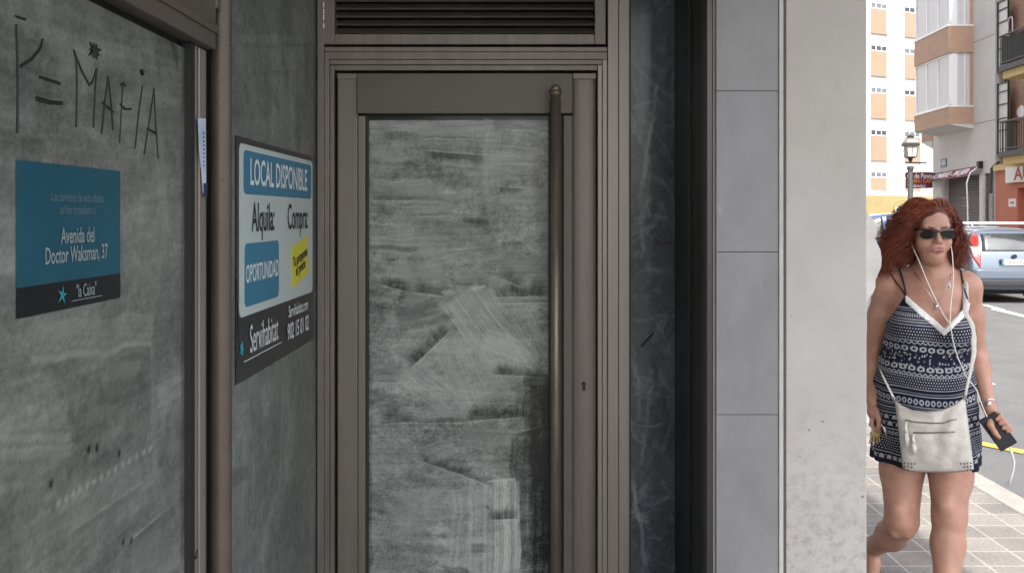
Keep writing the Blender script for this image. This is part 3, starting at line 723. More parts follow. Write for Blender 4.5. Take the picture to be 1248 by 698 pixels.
g.build('roller_shutter', mat('shutter_grey',(.15,.14,.14),rough=.5,metal=.3,var=.1,stretch=(1,1,6)), corner)
yc = (sh0+sh1)/2
for z in (1.95,2.1,2.25): MB(fac).box((yc-.42,-.166,z),(yc+.38,-.160,z+.06)).build('shutter_stencil', mat('stencil',(.24,.23,.22),rough=.7), corner)
g = MB(fac); z=.55
while z<3.12: g.box((YP(1206.4),-.1,z),(YP(1200.1),-.03,z+.045)); z+=.085
g.build('vent_grille', mat('grille_brown',(.16,.13,.12),rough=.6), corner)
MB(fac).box((YP(1206.4),-.2,.5),(YP(1200.1),-.12,3.15)).build('vent_back', black_m, corner)
glassc = mat('curtained_glass', (.52,.52,.53), rough=.35, spec=.3, var=.07, vscale=2, stretch=(6,6,.3))
glass_d = mat('dark_glass', (.03,.035,.04), rough=.06, spec=.6)
yb0, yb1 = 37.9, 41.6
def bay(zb, hb, zw, hw, side=False):
    g = MB(fac)
    prof = [(yb0,0),(yb0,.93),(yb1,.93),(yb1,0)]
    g.box((yb0,-.02,zb),(yb1,.95,zb+hb)); ban = g.build('bay_parapet', terra, corner)
    MB(fac).box((yb0-.012,-.0,zb+hb*.99),(yb1+.012,.97,zb+hb+.05)).build('sill', whitef, ban)
    # window screen
    z0,z1 = zb+hb+.051, zb+hb+hw
    fr = MB(fac)
    for yy_ in (yb0+.03, yb0+1.22, yb0+2.42, yb1-.07): fr.box((yy_,.84,z0),(yy_+.05,.90,z1))
    fr.box((yb0+.03,.845,z0),(yb1-.03,.895,z0+.06)); fr.box((yb0+.03,.845,z1-.07),(yb1-.03,.895,z1))
    fr.box((yb0+.032,.60,z0),(yb0+.082,.838,z1)); fr.box((yb0+.032,.30,z0),(yb0+.082,.34,z1))
    wf = fr.build('bay_window', whitef, corner)
    MB(fac).box((yb0+.06,.03,z0),(yb1-.06,.865,z1-.001)).build('pane', glassc, wf)
    MB(fac).box((yb0+.03,.0,z0),(yb0+.10,.12,z1)).build('bay_cheek', terra, wf)
bay(5.08,.66,0,2.06)
zb = 5.08+.66+2.06
for k in range(4):
    bay(zb,1.02,0,2.08); zb += 3.10
MB(fac).prism([(yb0+.0,.0,4.9),(yb0,.0,5.079),(yb0,.93,5.079)],(yb1-yb0,0,0)).build('bay_soffit', stone, corner)
# a second bay column wraps the far corner
x0,x1 = FX(YA)-.02, 21
for z in (4.75,7.75,10.85,13.95): MB().box((x0,YA+.001,z),(x1,YA+1.15,z+.8)).build('side_bay', terra, corner)
for z in (5.552,8.552,11.652): MB().box((x0+.04,YA+.002,z),(x1,YA+1.12,z+2.19)).build('side_bay_window', whitef, corner)
g = MB(); g.prism([(x0,YA+.001,4.749),(x0,YA+1.15,4.749),(x0,YA+.001,4.4)],(3,0,0)); g.build('bay_soffit', stone, corner)
# street name plate
t = thing('street_plate', 'small dark blue street name plate on the corner wall above the awning', 'street sign', fac((40.2,.01,3.75)))
y0,y1 = YP(1154), YP(1147)
MB(fac).box((y0,.002,CZ+(HY-204)/F*40.9),(y1,.03,CZ+(HY-193.5)/F*40.9)).build('plate', mat('plate_blue',(.03,.08,.16),rough=.4), t)
zc = CZ+(HY-198.5)/F*40.9
g = MB(fac)
for r_,w in ((.07,.3),(.0,.5),(-.07,.4)):
    g.box(((y0+y1)/2-w*.45,.031,zc+r_-.012),((y0+y1)/2+w*.45,.034,zc+r_+.012))
g.build('lettering', mat('plate_white',(.6,.65,.7),rough=.5), t)
# awning
maroon = mat('maroon_cloth', (.13,.022,.045), rough=.75, var=.12, vscale=5)
t = thing('awning', 'maroon shop awning with white slanted lettering above the closed grey shutter', 'awning', fac((39,.1,3.2)))
ya,yb = YP(1196), YP(1137.5)
def AW(p):   # s along 0..1, q down 0..1, offset
    s_,q_,e = p; y = yb+(ya-yb)*s_; z = 3.33+.12*s_-.34*q_; n = .12+.28*q_+e
    return fac((y,n,z-.0+e*.5))
g = MB(AW); g.prism([(0,0,0),(1,0,0),(1,1,0),(0,1,0)],(0,0,.012)).build('cloth', maroon, t)
MB(AW).prism([(0,1.001,-.003),(1,1.001,-.003),(1,1.05,-.003),(0,1.05,-.003)],(0,0,.02)).build('valance', mat('valance_pale',(.22,.12,.13),rough=.8), t)
r_ = (AW((1,.5,0))-AW((0,.5,0))).normalized(); u_ = (AW((.5,0,0))-AW((.5,1,0))).normalized()
lettering([('HOMBRE - MUJER',.36,AW((.5,.52,.02)),r_,u_,1.36,.012,'CENTER',.25)], mat('awning_white',(.72,.68,.70),rough=.7), t)
MB(fac).box((ya-.16,.0,3.36),(ya+.05,.16,3.62)).build('bracket', black_m, t)
g = MB(fac); g.tube([(ya,.12,3.42),(ya,.42,3.2),(ya,.55,2.8),(ya,.52,2.2),(ya,.50,1.1)],.028,8).build('arm', whitef, t)
# hanging sign beyond the corner
t = thing('hanging_sign', 'maroon projecting shop sign with pale and orange lettering behind the lamp post', 'sign', at(1121,220,41.4))
Ys = 41.3
MB().box((at(1105,0,Ys).x,Ys,at(0,229.5,Ys).z),(at(1136.8,0,Ys).x,Ys+.10,at(0,209.8,Ys).z)).build('panel', maroon, t)
MB().box((at(1136.8,0,Ys).x,Ys+.03,at(0,213,Ys).z),(FX(Ys)+.1,Ys+.07,at(0,211,Ys).z)).build('bracket', black_m, t)
c = at(1121,214,Ys-.012)
lettering([('Ca de Panes',.27,at(1121,214.6,Ys-.012),(1,0,0),(0,0,1),.78,.004,'CENTER')], mat('awning_white',(.7,.7,.7)), t)
lettering([('FORN / CAFE',.24,at(1122,220.8,Ys-.012),(1,0,0),(0,0,1),.72,.004,'CENTER')], mat('orange_letters',(.65,.25,.06),rough=.6), t)
lettering([('obrador',.19,at(1120,226.5,Ys-.012),(1,0,0),(0,0,1),.9,.002,'CENTER')], mat('awning_white',(.7,.7,.7)), t)

# ---- brick building with balconies on the right
brick = bpy.data.materials.new('brickwork'); brick.use_nodes = True
nt = brick.node_tree; L = nt.links.new; b = nt.nodes['Principled BSDF']; b.inputs['Roughness'].default_value=.85
tc = _n(nt,'ShaderNodeTexCoord'); mp = _n(nt,'ShaderNodeMapping'); mp.inputs['Rotation'].default_value=(0,math.radians(90),math.radians(90)); L(tc.outputs['Object'],mp.inputs[0])
sp = _n(nt,'ShaderNodeSeparateXYZ'); cb = _n(nt,'ShaderNodeCombineXYZ'); L(tc.outputs['Object'],sp.inputs[0]); L(sp.outputs['Y'],cb.inputs['X']); L(sp.outputs['Z'],cb.inputs['Y'])
br = _n(nt,'ShaderNodeTexBrick'); L(cb.outputs[0], br.inputs['Vector']); br.inputs['Scale'].default_value=1; br.inputs['Brick Width'].default_value=.25; br.inputs['Row Height'].default_value=.075; br.inputs['Mortar Size'].default_value=.008
br.inputs['Color1'].default_value=(.52,.31,.22,1); br.inputs['Color2'].default_value=(.42,.24,.165,1); br.inputs['Mortar'].default_value=(.45,.35,.29,1)
L(br.outputs[0], b.inputs['Base Color'])
bb = thing('balcony_building', 'brick apartment block with dark iron balconies over a salmon painted ground floor', 'building', (18,30,0))
ZB = 20.
Yn = 35.97
MB(fac).box((12,-12,3.42),(Yn,-.4,ZB)).build('brick_wall', brick, bb)
salmon = mat('salmon_paint', (.50,.17,.11), rough=.8, var=.08, vscale=2)
g = MB(fac); d0,d1 = YP(1240), YP(1262)
hole_wall(g, 12, Yn, 0, 3.20, [(d1,d0,0,2.55)], -.5, 0); g.box((d1,-.5,0),(d0,-.36,2.54)); g.build('ground_floor', salmon, bb)
MB(fac).box((12,-.45,3.202),(Yn,.10,3.418)).build('cornice', mat('ochre_band',(.60,.45,.20),rough=.8,var=.1), bb)
ys_ = 34.3
ironm = mat('iron_black', (.018,.02,.018), rough=.5)
cloth_d = mat('mesh_screen', (.07,.07,.075), rough=.8, var=.3, vscale=6)
def balcony(z, screen):
    sl = MB(fac).box((13,-.40,z-.20),(ys_,.62,z-.02)).build('balcony', mat('balcony_slab',(.10,.10,.10),rough=.8), bb)
    MB(fac).box((13,-.40,z-.46),(ys_-.06,.5,z-.202)).build('soffit', MATS['ochre_band'], sl)
    g = MB(fac); y = ys_-.03
    while y > 26:
        g.box((y-.02,.57,z-.02),(y,.59,z+.98)); y -= .13
    g.box((13,.56,z+.98),(ys_,.61,z+1.03)); g.box((13,.56,z+.06),(ys_,.60,z+.10))
    n = 0
    while n < 5: g.box((ys_-.02,.0+n*.12,z),(ys_-.005,.02+n*.12,z+.98)); n += 1
    g.box((ys_-.03,-.1,z+.98),(ys_,.60,z+1.03))
    g.build('railing', ironm, sl)
    if screen:
        MB(fac).box((13,.54,z+.02),(ys_-.04,.555,z+.92)).build('screen', cloth_d, sl)
zs1 = 1.62+(262-86)/F*35.3; zs0 = 1.62+(262-187)/F*35.3
balcony(zs0,False); balcony(zs1,True); balcony(zs1+3.0,False); balcony(zs1+6.0,False)
# glazed strip beside the party wall
grn = mat('green_frame', (.025,.04,.022), rough=.5)
for z0 in (zs0+.0, zs1+.0, zs1+3.):
    g = MB(fac); a_,b_ = YP(1226.5), Yn-.02
    for zz in (0,.82,1.25,1.75,2.2,2.5): g.box((a_,-.09,z0+zz),(b_,-.05,z0+zz+.035))
    g.box((a_-.02,-.1,z0),(a_+.02,-.04,z0+2.55)); g.box((b_-.02,-.1,z0),(b_,-.04,z0+2.55))
    w_ = g.build('window', grn, bb)
    MB(fac).box((a_,-.12,z0+.02),(b_,-.092,z0+2.5)).build('pane', mat('frosted_pane',(.55,.55,.54),rough=.3,var=.1), w_)
g = MB(fac); y_=YP(1215); g.tube([(YP(1219),.05,3.5),(y_+.0,.06,3.42),(y_+.28,.07,3.30),(y_+.30,.07,2.9),(y_+.32,.07,2.4)],.05,8)
g.build('downpipe', mat('pipe_dark',(.04,.04,.04),rough=.5), bb)
MB(fac).tube([(y_+.32,.07,2.38),(y_+.32,.07,0)],.075,8).build('downpipe', mat('pipe_grey',(.3,.3,.3),rough=.6,var=.3,vscale=15), bb)
t = thing('satellite_dish', 'small round white dish on the brick wall above the lower balcony', 'dish', fac((34.2,.0,5)))
c = fac((YP(1242),-.38,CZ+(HY-137)/F*34.3)); 
g = MB(); g.tube([c+Vector((-.32,-.02,0)),c+Vector((-.30,-.02,0)),c+Vector((-.27,0,0))],[.22,.20,.05],20).tube([c,c+Vector((-.28,0,0))],.015,6)
g.build('disc', mat('dish_white',(.62,.62,.62),rough=.4), t)
t = thing('laundry_rack', 'thin white bent metal rack standing on the upper screened balcony', 'rack', fac((34.8,.4,zs1)))
g = MB(fac); g.tube([(34.2,.35,zs1),(34.2,.35,zs1+1.5),(34.1,.35,zs1+1.62),(33.9,.35,zs1+1.62),(33.85,.35,zs1+1.5),(33.85,.35,zs1+1.1),(34.25,.35,zs1+1.12)],.018,6)
g.build('frame', whitef, t)
t = thing('shop_sign', 'white sign with a dark red letter A on the salmon ground floor', 'sign', fac((33,.05,2.9)))
z0,z1 = CZ+(HY-222)/F*34, CZ+(HY-203)/F*34
MB(fac).box((24,.05,z0),(YP(1230),.14,z1)).build('panel', mat('sign_pale',(.66,.67,.66),rough=.4), t)
r_ = Vector((-.05,-1,0)); 
lettering([('AUTO ESCUELA'[:4],.62,fac((YP(1241),.145,(z0+z1)/2)),r_,(0,0,1),1.5,.02,'LEFT')], mat('sign_red',(.35,.02,.03),rough=.5), t)
t = thing('paper_notice', 'small white notice with a red line beside the salmon doorway', 'notice', fac((34.6,.01,2)))
yn0,yn1 = YP(1238.5),YP(1229.5)
MB(fac).box((yn0,.002,CZ+(HY-252)/F*34.5),(yn1,.012,CZ+(HY-242)/F*34.5)).build('sheet', MATS['sign_pale'], t)
zc = CZ+(HY-247)/F*34.5
MB(fac).box((yn0+.15,.0125,zc-.03),(yn1-.15,.015,zc+.03)).build('lettering', MATS['sign_red'], t)

# ---- white block with beige panels at the end of the street
wb = thing('white_apartment_block', 'tall white apartment block with rows of beige panels and small windows over a yellow shop', 'building', (27,70,0))
whitew = mat('white_render', (.80,.79,.77), rough=.85, var=.03, vscale=1)
beige = mat('beige_panel', (.27,.195,.135), rough=.85, var=.06, vscale=1)
def YW(px): return 69+(px-1070)*.035
def fw(p):  # (px, n, z)
    px,n,z = p; Y = YW(px); return Vector(((px-CX)/F*Y, Y-n, z))
def zW(py): return CZ+(HY-py)/F*69.
g = MB(fw); ztop = 30
cols = [(733,753),(774,794),(815,835),(856,876),(897,917),(938,958),(979,999),(1020,1040),(1061,1081),(1102,1122),(1143,1163)]
xs = [700]+[v for c_ in cols for v in c_]+[1180]
zl = zW(233)
g.box((700,-.3,zl),(733,0,ztop))
for (a_,b_),nx in zip(cols, [c_[0] for c_ in cols[1:]]+[1180]): g.box((b_,-.3,zl),(nx,0.0,ztop))
for (a_,b_) in cols: g.box((a_,-.3,zl),(b_,-.12,ztop))
g.build('wall', whitew, wb)
g = MB(fw)
for (a_,b_) in [(1046,1050),(1087,1092),(1128,1132)]: g.box((a_,.0,zl),(b_,.14,ztop))
g.build('rib', whitew, wb)
st = 2.93
for ci,(a_,b_) in enumerate(cols):
    for k in range(-1,9):
        zt = zW(217)+k*st+.02; zt0 = zt-1.62
        if k == -1: continue
        z0p = zW(230) if k==0 else zW(195)+(k-1)*st
        z1p = zW(217) if k==0 else z0p+1.66
        MB(fw).box((a_+.1,-.118,z0p),(b_-.1,-.02,z1p)).build('panel', beige, wb)
        MB(fw).box((a_+.1,-.02,z0p-.06),(b_-.1,.03,z0p)).build('ledge', mat('ledge_brown',(.30,.19,.12),rough=.8), wb)
        # small window strip above the panel
        w0 = z1p+.02; w1_ = w0+.42
        fr = MB(fw).box((a_+.3,-.118,w0),(b_-.3,-.06,w0+.06))
        fr.box((a_+.3,-.118,w1_-.05),(b_-.3,-.06,w1_))
        for q in (.3, (b_-a_)/3, 2*(b_-a_)/3, b_-a_-.6): fr.box((a_+q,-.118,w0+.061),(a_+q+.8,-.06,w1_-.051))
        wfr = fr.build('window', whitef, wb)
        MB(fw).box((a_+.3,-.119,w0),(b_-.3,-.10,w1_)).build('pane', glass_d if (k+ci)%2 else mat('dull_glass',(.12,.13,.15),rough=.15), wfr)
MB(fw).box((700,-.3,zW(238.5)),(1093,.35,zl-.002)).box((1093.2,-.3,zW(239.5)),(1180,.2,zW(234))).build('ledge', mat('ledge_pink',(.62,.50,.42),rough=.8,var=.05), wb)
yelw = mat('yellow_shopfront', (.30,.225,.10), rough=.7, var=.12, vscale=2)
MB(fw).box((700,-.4,-.12),(1180,-.02,zW(238.6))).build('shop_wall', yelw, wb)
MB(fw).box((1056.5,-.019,zW(256.5)),(1071.5,.0,zW(251))).box((1056,-.019,zW(241.5)),(1180,.002,zW(238.8))).build('shop_opening', mat('shop_dark',(.05,.045,.04),rough=.5), wb)
MB(fw).box((1081,-.019,zW(255)),(1082.6,.05,zW(240))).build('shop_post', mat('post_brown',(.25,.15,.06),rough=.7), wb)
MB(fw).box((1111,-.019,zW(262)),(1180,.0,zW(241))).build('shop_opening', MATS['shop_dark'], wb)
t = thing('shop_sign', 'long black sign with pale capitals under the ledge of the yellow shop', 'sign', fw((1068,.1,2.8)))
MB(fw).box((1056,.003,zW(241.7)),(1077.5,.12,zW(237.8+0.9))).build('panel', mat('sign_black',(.02,.015,.015),rough=.5), t)
r_ = (fw((1077,0,3))-fw((1058,0,3)))
lettering([('CHET',.19,fw((1063.5,.128,zW(240.1))),r_,(0,0,1),1.5,.004,'CENTER')], mat('awning_white',(.7,.7,.7)), t)
t = thing('banner', 'white banner with a dark blue ring emblem in front of the yellow shop', 'banner', fw((1094,.8,1.5)))
MB(fw).box((1085,.8,zW(262)),(1101.5,.9,zW(252))).build('sheet', MATS['sign_pale'], t)
g = MB(); c = fw((1089.5,.92,zW(254.8)))
g.tube([c+Vector((.13*math.cos(a*.6283),-.01,.13*math.sin(a*.6283))) for a in range(11)],.035,6).build('ring_emblem', mat('ring_navy',(.03,.04,.12),rough=.5), t)
MB(fw).box((1094,.901,zW(253.2)),(1101,.91,zW(252.3))).build('blue_stripe', MATS['ring_navy'], t)
t = thing('wall_lamp_box', 'small dark square box on the yellow shop wall beside the lamp post', 'box', fw((1102,.1,2.2)))
MB(fw).box((1099.5,.0,zW(249)),(1105.5,.25,zW(244.5))).build('casing', MATS['sign_black'], t, .02)

# ---- lamp post
LY = 36.; lx = at(1109.5,0,LY).x
t = thing('street_lamp', 'grey classical street lamp with a glazed four-sided lantern', 'street lamp', (lx,LY,-.12))
sm = 1/F*LY
def lz(py): return CZ+(HY-py)*sm
lgrey = mat('lamp_grey', (.12,.122,.125), rough=.5, metal=.3, var=.15, vscale=9)
MB().lathe((lx,LY,-.12),[(.26,0),(.26,.25),(.20,.3),(.17,.9),(.13,1.0),(.105,1.2),(.095,lz(240)),(.085,lz(206)),(.13,lz(200.5)),(.13,lz(199)),(.06,lz(197.8))],16).build('pole', lgrey, t, smooth=False)
MB().box((lx-.16,LY-.03,lz(199.5)),(lx+.58,LY+.03,lz(197.5))).build('crossbar', mat('lamp_dark',(.07,.06,.05),rough=.5,metal=.4), t)
lan = MB()
c0 = Vector((lx,LY,0))
def sq(r,z): return [Vector((lx+sx*r,LY+sy*r,z)) for sx,sy in ((-1,-1),(1,-1),(1,1),(-1,1))]
b4,t4 = sq(.155,lz(191.5)), sq(.205,lz(178))
for i in range(4): lan.tube([b4[i],t4[i]],.014,6); lan.tube([b4[i],b4[(i+1)%4]],.018,6); lan.tube([(b4[i]+b4[(i+1)%4])/2,(t4[i]+t4[(i+1)%4])/2],.008,5)
lan.box((lx-.24,LY-.24,lz(178)),(lx+.24,LY+.24,lz(174.5)))
lan.tube([(lx,LY,lz(198)),(lx,LY,lz(192))],[.04,.10],10)
for i in range(4):
    p = sq(.21,lz(193))[i]; lan.tube([p*.0+Vector((lx,LY,lz(194))),sq(.13,lz(192))[i]],.01,5)
lan = lan.build('lantern', mat('lamp_dark',(.07,.06,.05)), t)
g = MB(); g.lathe((lx,LY,0),[(.185*1.414*.99,lz(178.1)),(.15*1.414*.97,lz(191.4))][::-1],4,sq=True).build('pane', mat('lamp_glass',(.55,.56,.58),rough=.25), lan)
g = MB(); g.lathe((lx,LY,0),[(.25*1.3,lz(174.4)),(.20*1.3,lz(171)),(.13*1.3,lz(168.6)),(.08,lz(168.2))],4,sq=True).build('hood', mat('lamp_hood',(.20,.20,.20),rough=.4,metal=.3), lan)
g = MB(); g.lathe((lx,LY,0),[(.13,lz(168.1)),(.14,lz(166.5)),(.05,lz(166.3)),(.03,lz(163.5))],10); g.box((lx-.2,LY-.02,lz(165.6)),(lx+.2,LY+.02,lz(164.9))); g.build('finial', MATS['lamp_dark'], lan)

# ============================================================ CARS
def sub_bvh(o):
    dg = bpy.context.evaluated_depsgraph_get(); me = bpy.data.meshes.new_from_object(o.evaluated_get(dg))
    return me
class Car:
    def __init__(s, t, M, st, body_m):
        """st: stations (y, z_bottom, z_belt, z_top, w_belt, w_top)"""
        s.t = t; s.M = M; s.iv = M.inverted()
        bm = bmesh.new(); rings = []
        for (y,zb,bl,tp,w,wt_) in st:
            pr = [(0,zb),(w*.80,zb),(w*.965,zb+.09),(w,zb+(bl-zb)*.5),(w*.985,bl-.03),(w*.955,bl+.015)]
            h = max(tp-bl,.02)
            pr += [(wt_+(w*.93-wt_)*.5,bl+h*.5),(wt_,tp-h*.10-.01),(wt_*.86,tp-.006),(0,tp+.012)]
            half = pr; full = half+[(-x,z) for x,z in reversed(half[1:-1])]
            rings.append([bm.verts.new((x,y,z)) for x,z in full])
        n = len(rings[0])
        for a,b in zip(rings,rings[1:]):
            for j in range(n): bm.faces.new((a[j],a[(j+1)%n],b[(j+1)%n],b[j]))
        bm.faces.new(list(reversed(rings[0]))); bm.faces.new(rings[-1])
        bmesh.ops.recalc_face_normals(bm, faces=bm.faces)
        bmesh.ops.subdivide_edges(bm, edges=bm.edges, cuts=0)
        me0 = bpy.data.meshes.new('tmp'); bm.to_mesh(me0); bm.free()
        o = bpy.data.objects.new('tmp', me0); COL.objects.link(o)
        sb = o.modifiers.new('s','SUBSURF'); sb.levels = 3; sb.render_levels = 3
        bpy.context.view_layer.update()
        me = sub_bvh(o); bpy.data.objects.remove(o)
        s.bvh = BVHTree.FromPolygons([v.co.copy() for v in me.vertices],[tuple(p.vertices) for p in me.polygons])
        me.transform(M); me.materials.clear()
        s.body = link_mesh('body', me, body_m, t, smooth=True)
    def drape(s, name, quad, axis, m, parent=None, off=.006, n=10, thick=.0):
        """quad: four corners in the projection plane; axis 'x+','x-','y-' """
        P = []; Q = []
        d = {'x+':Vector((-1,0,0)),'x-':Vector((1,0,0)),'y-':Vector((0,1,0)),'y+':Vector((0,-1,0))}[axis]
        q = [Vector((a,b,0)) for a,b in quad]
        for i in range(n+1):
            for j in range(n+1):
                u,v = i/n,j/n; p = (q[0]*(1-u)+q[1]*u)*(1-v)+(q[3]*(1-u)+q[2]*u)*v
                o = Vector((5,p.x,p.y)) if axis=='x+' else Vector((-5,p.x,p.y)) if axis=='x-' else Vector((p.x,-5,p.y)) if axis=='y-' else Vector((p.x,5,p.y))
                h = s.bvh.ray_cast(o, d)
                co = h[0]-d*off if h[0] else o+d*4.2
                P.append(s.M@co)
        for i in range(n):
            for j in range(n):
                a = i*(n+1)+j; Q.append((a,a+n+1,a+n+2,a+1))
        me = bpy.data.meshes.new(name); me.from_pydata([tuple(p) for p in P],[],Q)
        o_ = link_mesh(name, me, m, parent or s.t, smooth=True)
        sd_ = o_.modifiers.new('solid','SOLIDIFY'); sd_.thickness = .004; sd_.offset = 0
        return o_
    def f(s): return lambda p: s.M@Vector(p)
    def wheel(s, x, y, r, sg):
        g = MB(s.f()); z = r
        g.tube([(x-sg*.20,y,z),(x-sg*.19,y,z),(x-sg*.02,y,z),(x,y,z)],[r*.93,r,r,r*.93],28)
        w = g.build('wheel', mat('tyre',(.02,.02,.02),rough=.8), s.t)
        g = MB(s.f()); g.tube([(x-sg*.01,y,z),(x+sg*.006,y,z),(x-sg*.004,y,z)],[r*.66,r*.64,r*.15],20).build('rim', mat('rim_silver',(.35,.36,.37),rough=.35,metal=.7), w)
        g = MB(s.f()); g.tube([(x-sg*.15,y,z+.02),(x+sg*.012-sg*.02,y,z+.02)],r*1.17,28).build('wheel_arch', mat('arch_black',(.01,.01,.01),rough=.9), s.t)
def carmat(name, col): return mat(name, col, rough=.32, metal=.45, coat=.9, var=.02)
cglass = mat('car_glass', (.03,.036,.038), rough=.05, spec=.7, var=.5, vscale=3, coat=.6)
# estate car
ex, ey = (1239.5-CX)/62.2, 19.5
t = thing('estate_car', 'silver-blue estate car seen from behind with roof rails, on the road beyond the woman', 'car', (ex,ey+2.2,RZ), math.radians(-1.5))
Mx = Matrix.Translation((ex,ey+2.25,RZ+.0)) @ Matrix.Rotation(math.radians(-1.5),4,'Z')
st = [(-2.27,.42,.62,.66,.74,.60),(-2.26,.34,.74,.80,.80,.60),(-2.22,.28,.94,1.00,.84,.66),(-2.12,.25,.97,1.22,.865,.64),(-2.0,.24,.98,1.40,.875,.61),(-1.86,.22,.97,1.475,.88,.61),
      (-1.2,.20,.96,1.50,.885,.62),(-.3,.20,.94,1.51,.89,.63),(.4,.20,.93,1.47,.89,.62),(.85,.20,.93,1.25,.885,.60),(1.25,.20,.94,1.00,.88,.66),(1.8,.22,.82,.88,.86,.66),(2.15,.28,.68,.74,.80,.6),(2.25,.35,.55,.6,.7,.5)]
cr = Car(t, Mx, st, carmat('estate_paint',(.12,.15,.195)))
gl = cr.drape('rear_window',[(-.60,1.03),(.60,1.03),(.55,1.37),(-.55,1.37)],'y-',cglass)
for sg in (-1,1):
    q = [(sg*.78,.66),(sg*.63,.66),(sg*.665,1.36),(sg*.70,1.36)]
    tl = cr.drape('tail_light',[(sg*.80,.92),(sg*.66,.70),(sg*.60,1.36),(sg*.66,1.40)],'y-',mat('tail_red',(.42,.025,.02),rough=.15,coat=1),off=.012)
    cr.drape('reverse_lamp',[(sg*.79,.98),(sg*.655,.95),(sg*.64,1.10),(sg*.755,1.12)],'y-',mat('tail_pale',(.62,.50,.48),rough=.2,coat=1),tl,off=.018,n=5)
    ax = 'x+' if sg>0 else 'x-'
    cr.drape('side_window',[(-1.98,1.05),(-1.22,1.02),(-1.22,1.40),(-1.80,1.38)],ax,cglass)
    cr.drape('side_window',[(-1.12,1.02),(-.12,1.01),(-.12,1.42),(-1.12,1.41)],ax,cglass)
    cr.drape('side_window',[(-.04,1.01),(.95,1.0),(.55,1.34),(-.04,1.42)],ax,cglass)
    cr.drape('rubbing_strip',[(-2.15,.60),(-1.60,.60),(-1.60,.655),(-2.15,.655)],ax,mat('strip_black',(.03,.03,.035),rough=.5),off=.012)
    g = MB(cr.f()); g.tube([(sg*.59,-1.80,1.50),(sg*.585,-1.7,1.555),(sg*.59,-.6,1.565),(sg*.59,.25,1.545),(sg*.585,.35,1.49)],.018,8).build('roof_rail', mat('rail_silver',(.6,.6,.6),rough=.3,metal=.6), t)
    cr.wheel(sg*.885,-1.38,.31,sg); cr.wheel(sg*.885,1.35,.31,sg)
g = MB(cr.f()); g.tube([(-.66,-1.45,1.572),(.66,-1.45,1.572)],.022,8).tube([(-.66,-.2,1.572),(.66,-.2,1.572)],.022,8).build('roof_bar', mat('rail_white',(.75,.75,.75),rough=.4), t)
cr.drape('bumper',[(-.84,.50),(.84,.50),(.84,.665),(-.84,.665)],'y-',carmat('estate_paint',(0,0,0)),off=.035,n=16)
cr.drape('bumper_skirt',[(-.80,.34),(.80,.34),(.82,.46),(-.82,.46)],'y-',MATS['strip_black'],off=.02,n=14)
MB(cr.f()).box((-.28,-2.300,.765),(.28,-2.27,.875)).build('plate_recess', MATS['strip_black'], t)
pl = MB(cr.f()).box((-.26,-2.312,.77),(.26,-2.302,.872)).build('number_plate', mat('plate_pale',(.72,.72,.70),rough=.4), t)
o_ = Mx@Vector((.015,-2.3135,.821)); R3 = Mx.to_3x3()
lettering([('7438 BKG',.098,o_,R3@Vector((1,0,0)),(0,0,1),.92,.001,'CENTER')], bk, pl)
MB(cr.f()).box((-.26,-2.3135,.77),(-.222,-2.3125,.872)).build('blue_band', blue, pl)
g = MB(cr.f()); g.tube([(0,-2.285,.93),(0,-2.262,.93)],.045,16,flat=None).build('badge', mat('badge_dark',(.03,.04,.08),rough=.2,metal=.5), t)
g = MB(cr.f()); g.tube([(-.05,-2.19,1.03),(.15,-2.185,1.065),(.34,-2.175,1.075)],.010,6).build('wiper', MATS['strip_black'], t)
MB(cr.f()).box((-.55,-2.05,.18),(.55,2.0,.26)).build('underbody', MATS['arch_black'], t)
# blue people carrier crossing
bx_, by_ = at(1108,0,28).x, 28.4
t = thing('blue_car', 'blue people carrier seen side-on behind the red hair, beyond the invented pale sheet', 'car', (bx_-.9,by_,RZ), math.radians(90))
Mx = Matrix.Translation((bx_-.75,by_,RZ)) @ Matrix.Rotation(math.radians(84),4,'Z')
st = [(-2.1,.40,.62,.70,.74,.60),(-2.09,.30,.90,1.0,.82,.62),(-2.03,.25,1.02,1.5,.85,.64),(-1.93,.22,1.03,1.72,.86,.64),(-1.2,.2,1.02,1.79,.87,.65),(0,.2,1.0,1.80,.87,.65),
      (.6,.2,.99,1.68,.87,.64),(1.15,.2,.98,1.28,.86,.62),(1.5,.2,.95,1.03,.85,.66),(1.95,.25,.80,.88,.82,.62),(2.12,.35,.6,.66,.7,.5)]
cr = Car(t, Mx, st, carmat('blue_paint',(.035,.07,.18)))
cr.drape('rear_window',[(-.60,1.1),(.60,1.1),(.54,1.62),(-.54,1.62)],'y-',cglass)
for sg in (-1,1):
    ax = 'x+' if sg>0 else 'x-'
    cr.drape('side_window',[(-1.95,1.10),(-1.12,1.08),(-1.12,1.68),(-1.78,1.66)],ax,cglass)
    cr.drape('side_window',[(-1.03,1.08),(-.08,1.07),(-.08,1.70),(-1.03,1.69)],ax,cglass)
    cr.drape('side_window',[(.02,1.07),(1.12,1.05),(.62,1.58),(.02,1.69)],ax,cglass)
    cr.drape('tail_light',[(sg*.80,.95),(sg*.66,.95),(sg*.66,1.45),(sg*.74,1.45)],'y-',MATS['tail_red'],off=.01)
    cr.drape('headlight',[(sg*.75,.66),(sg*.45,.64),(sg*.45,.78),(sg*.72,.84)],'y+',mat('headlamp',(.6,.62,.65),rough=.1,coat=1),off=.01)
    cr.wheel(sg*.87,-1.30,.32,sg); cr.wheel(sg*.87,1.32,.32,sg)
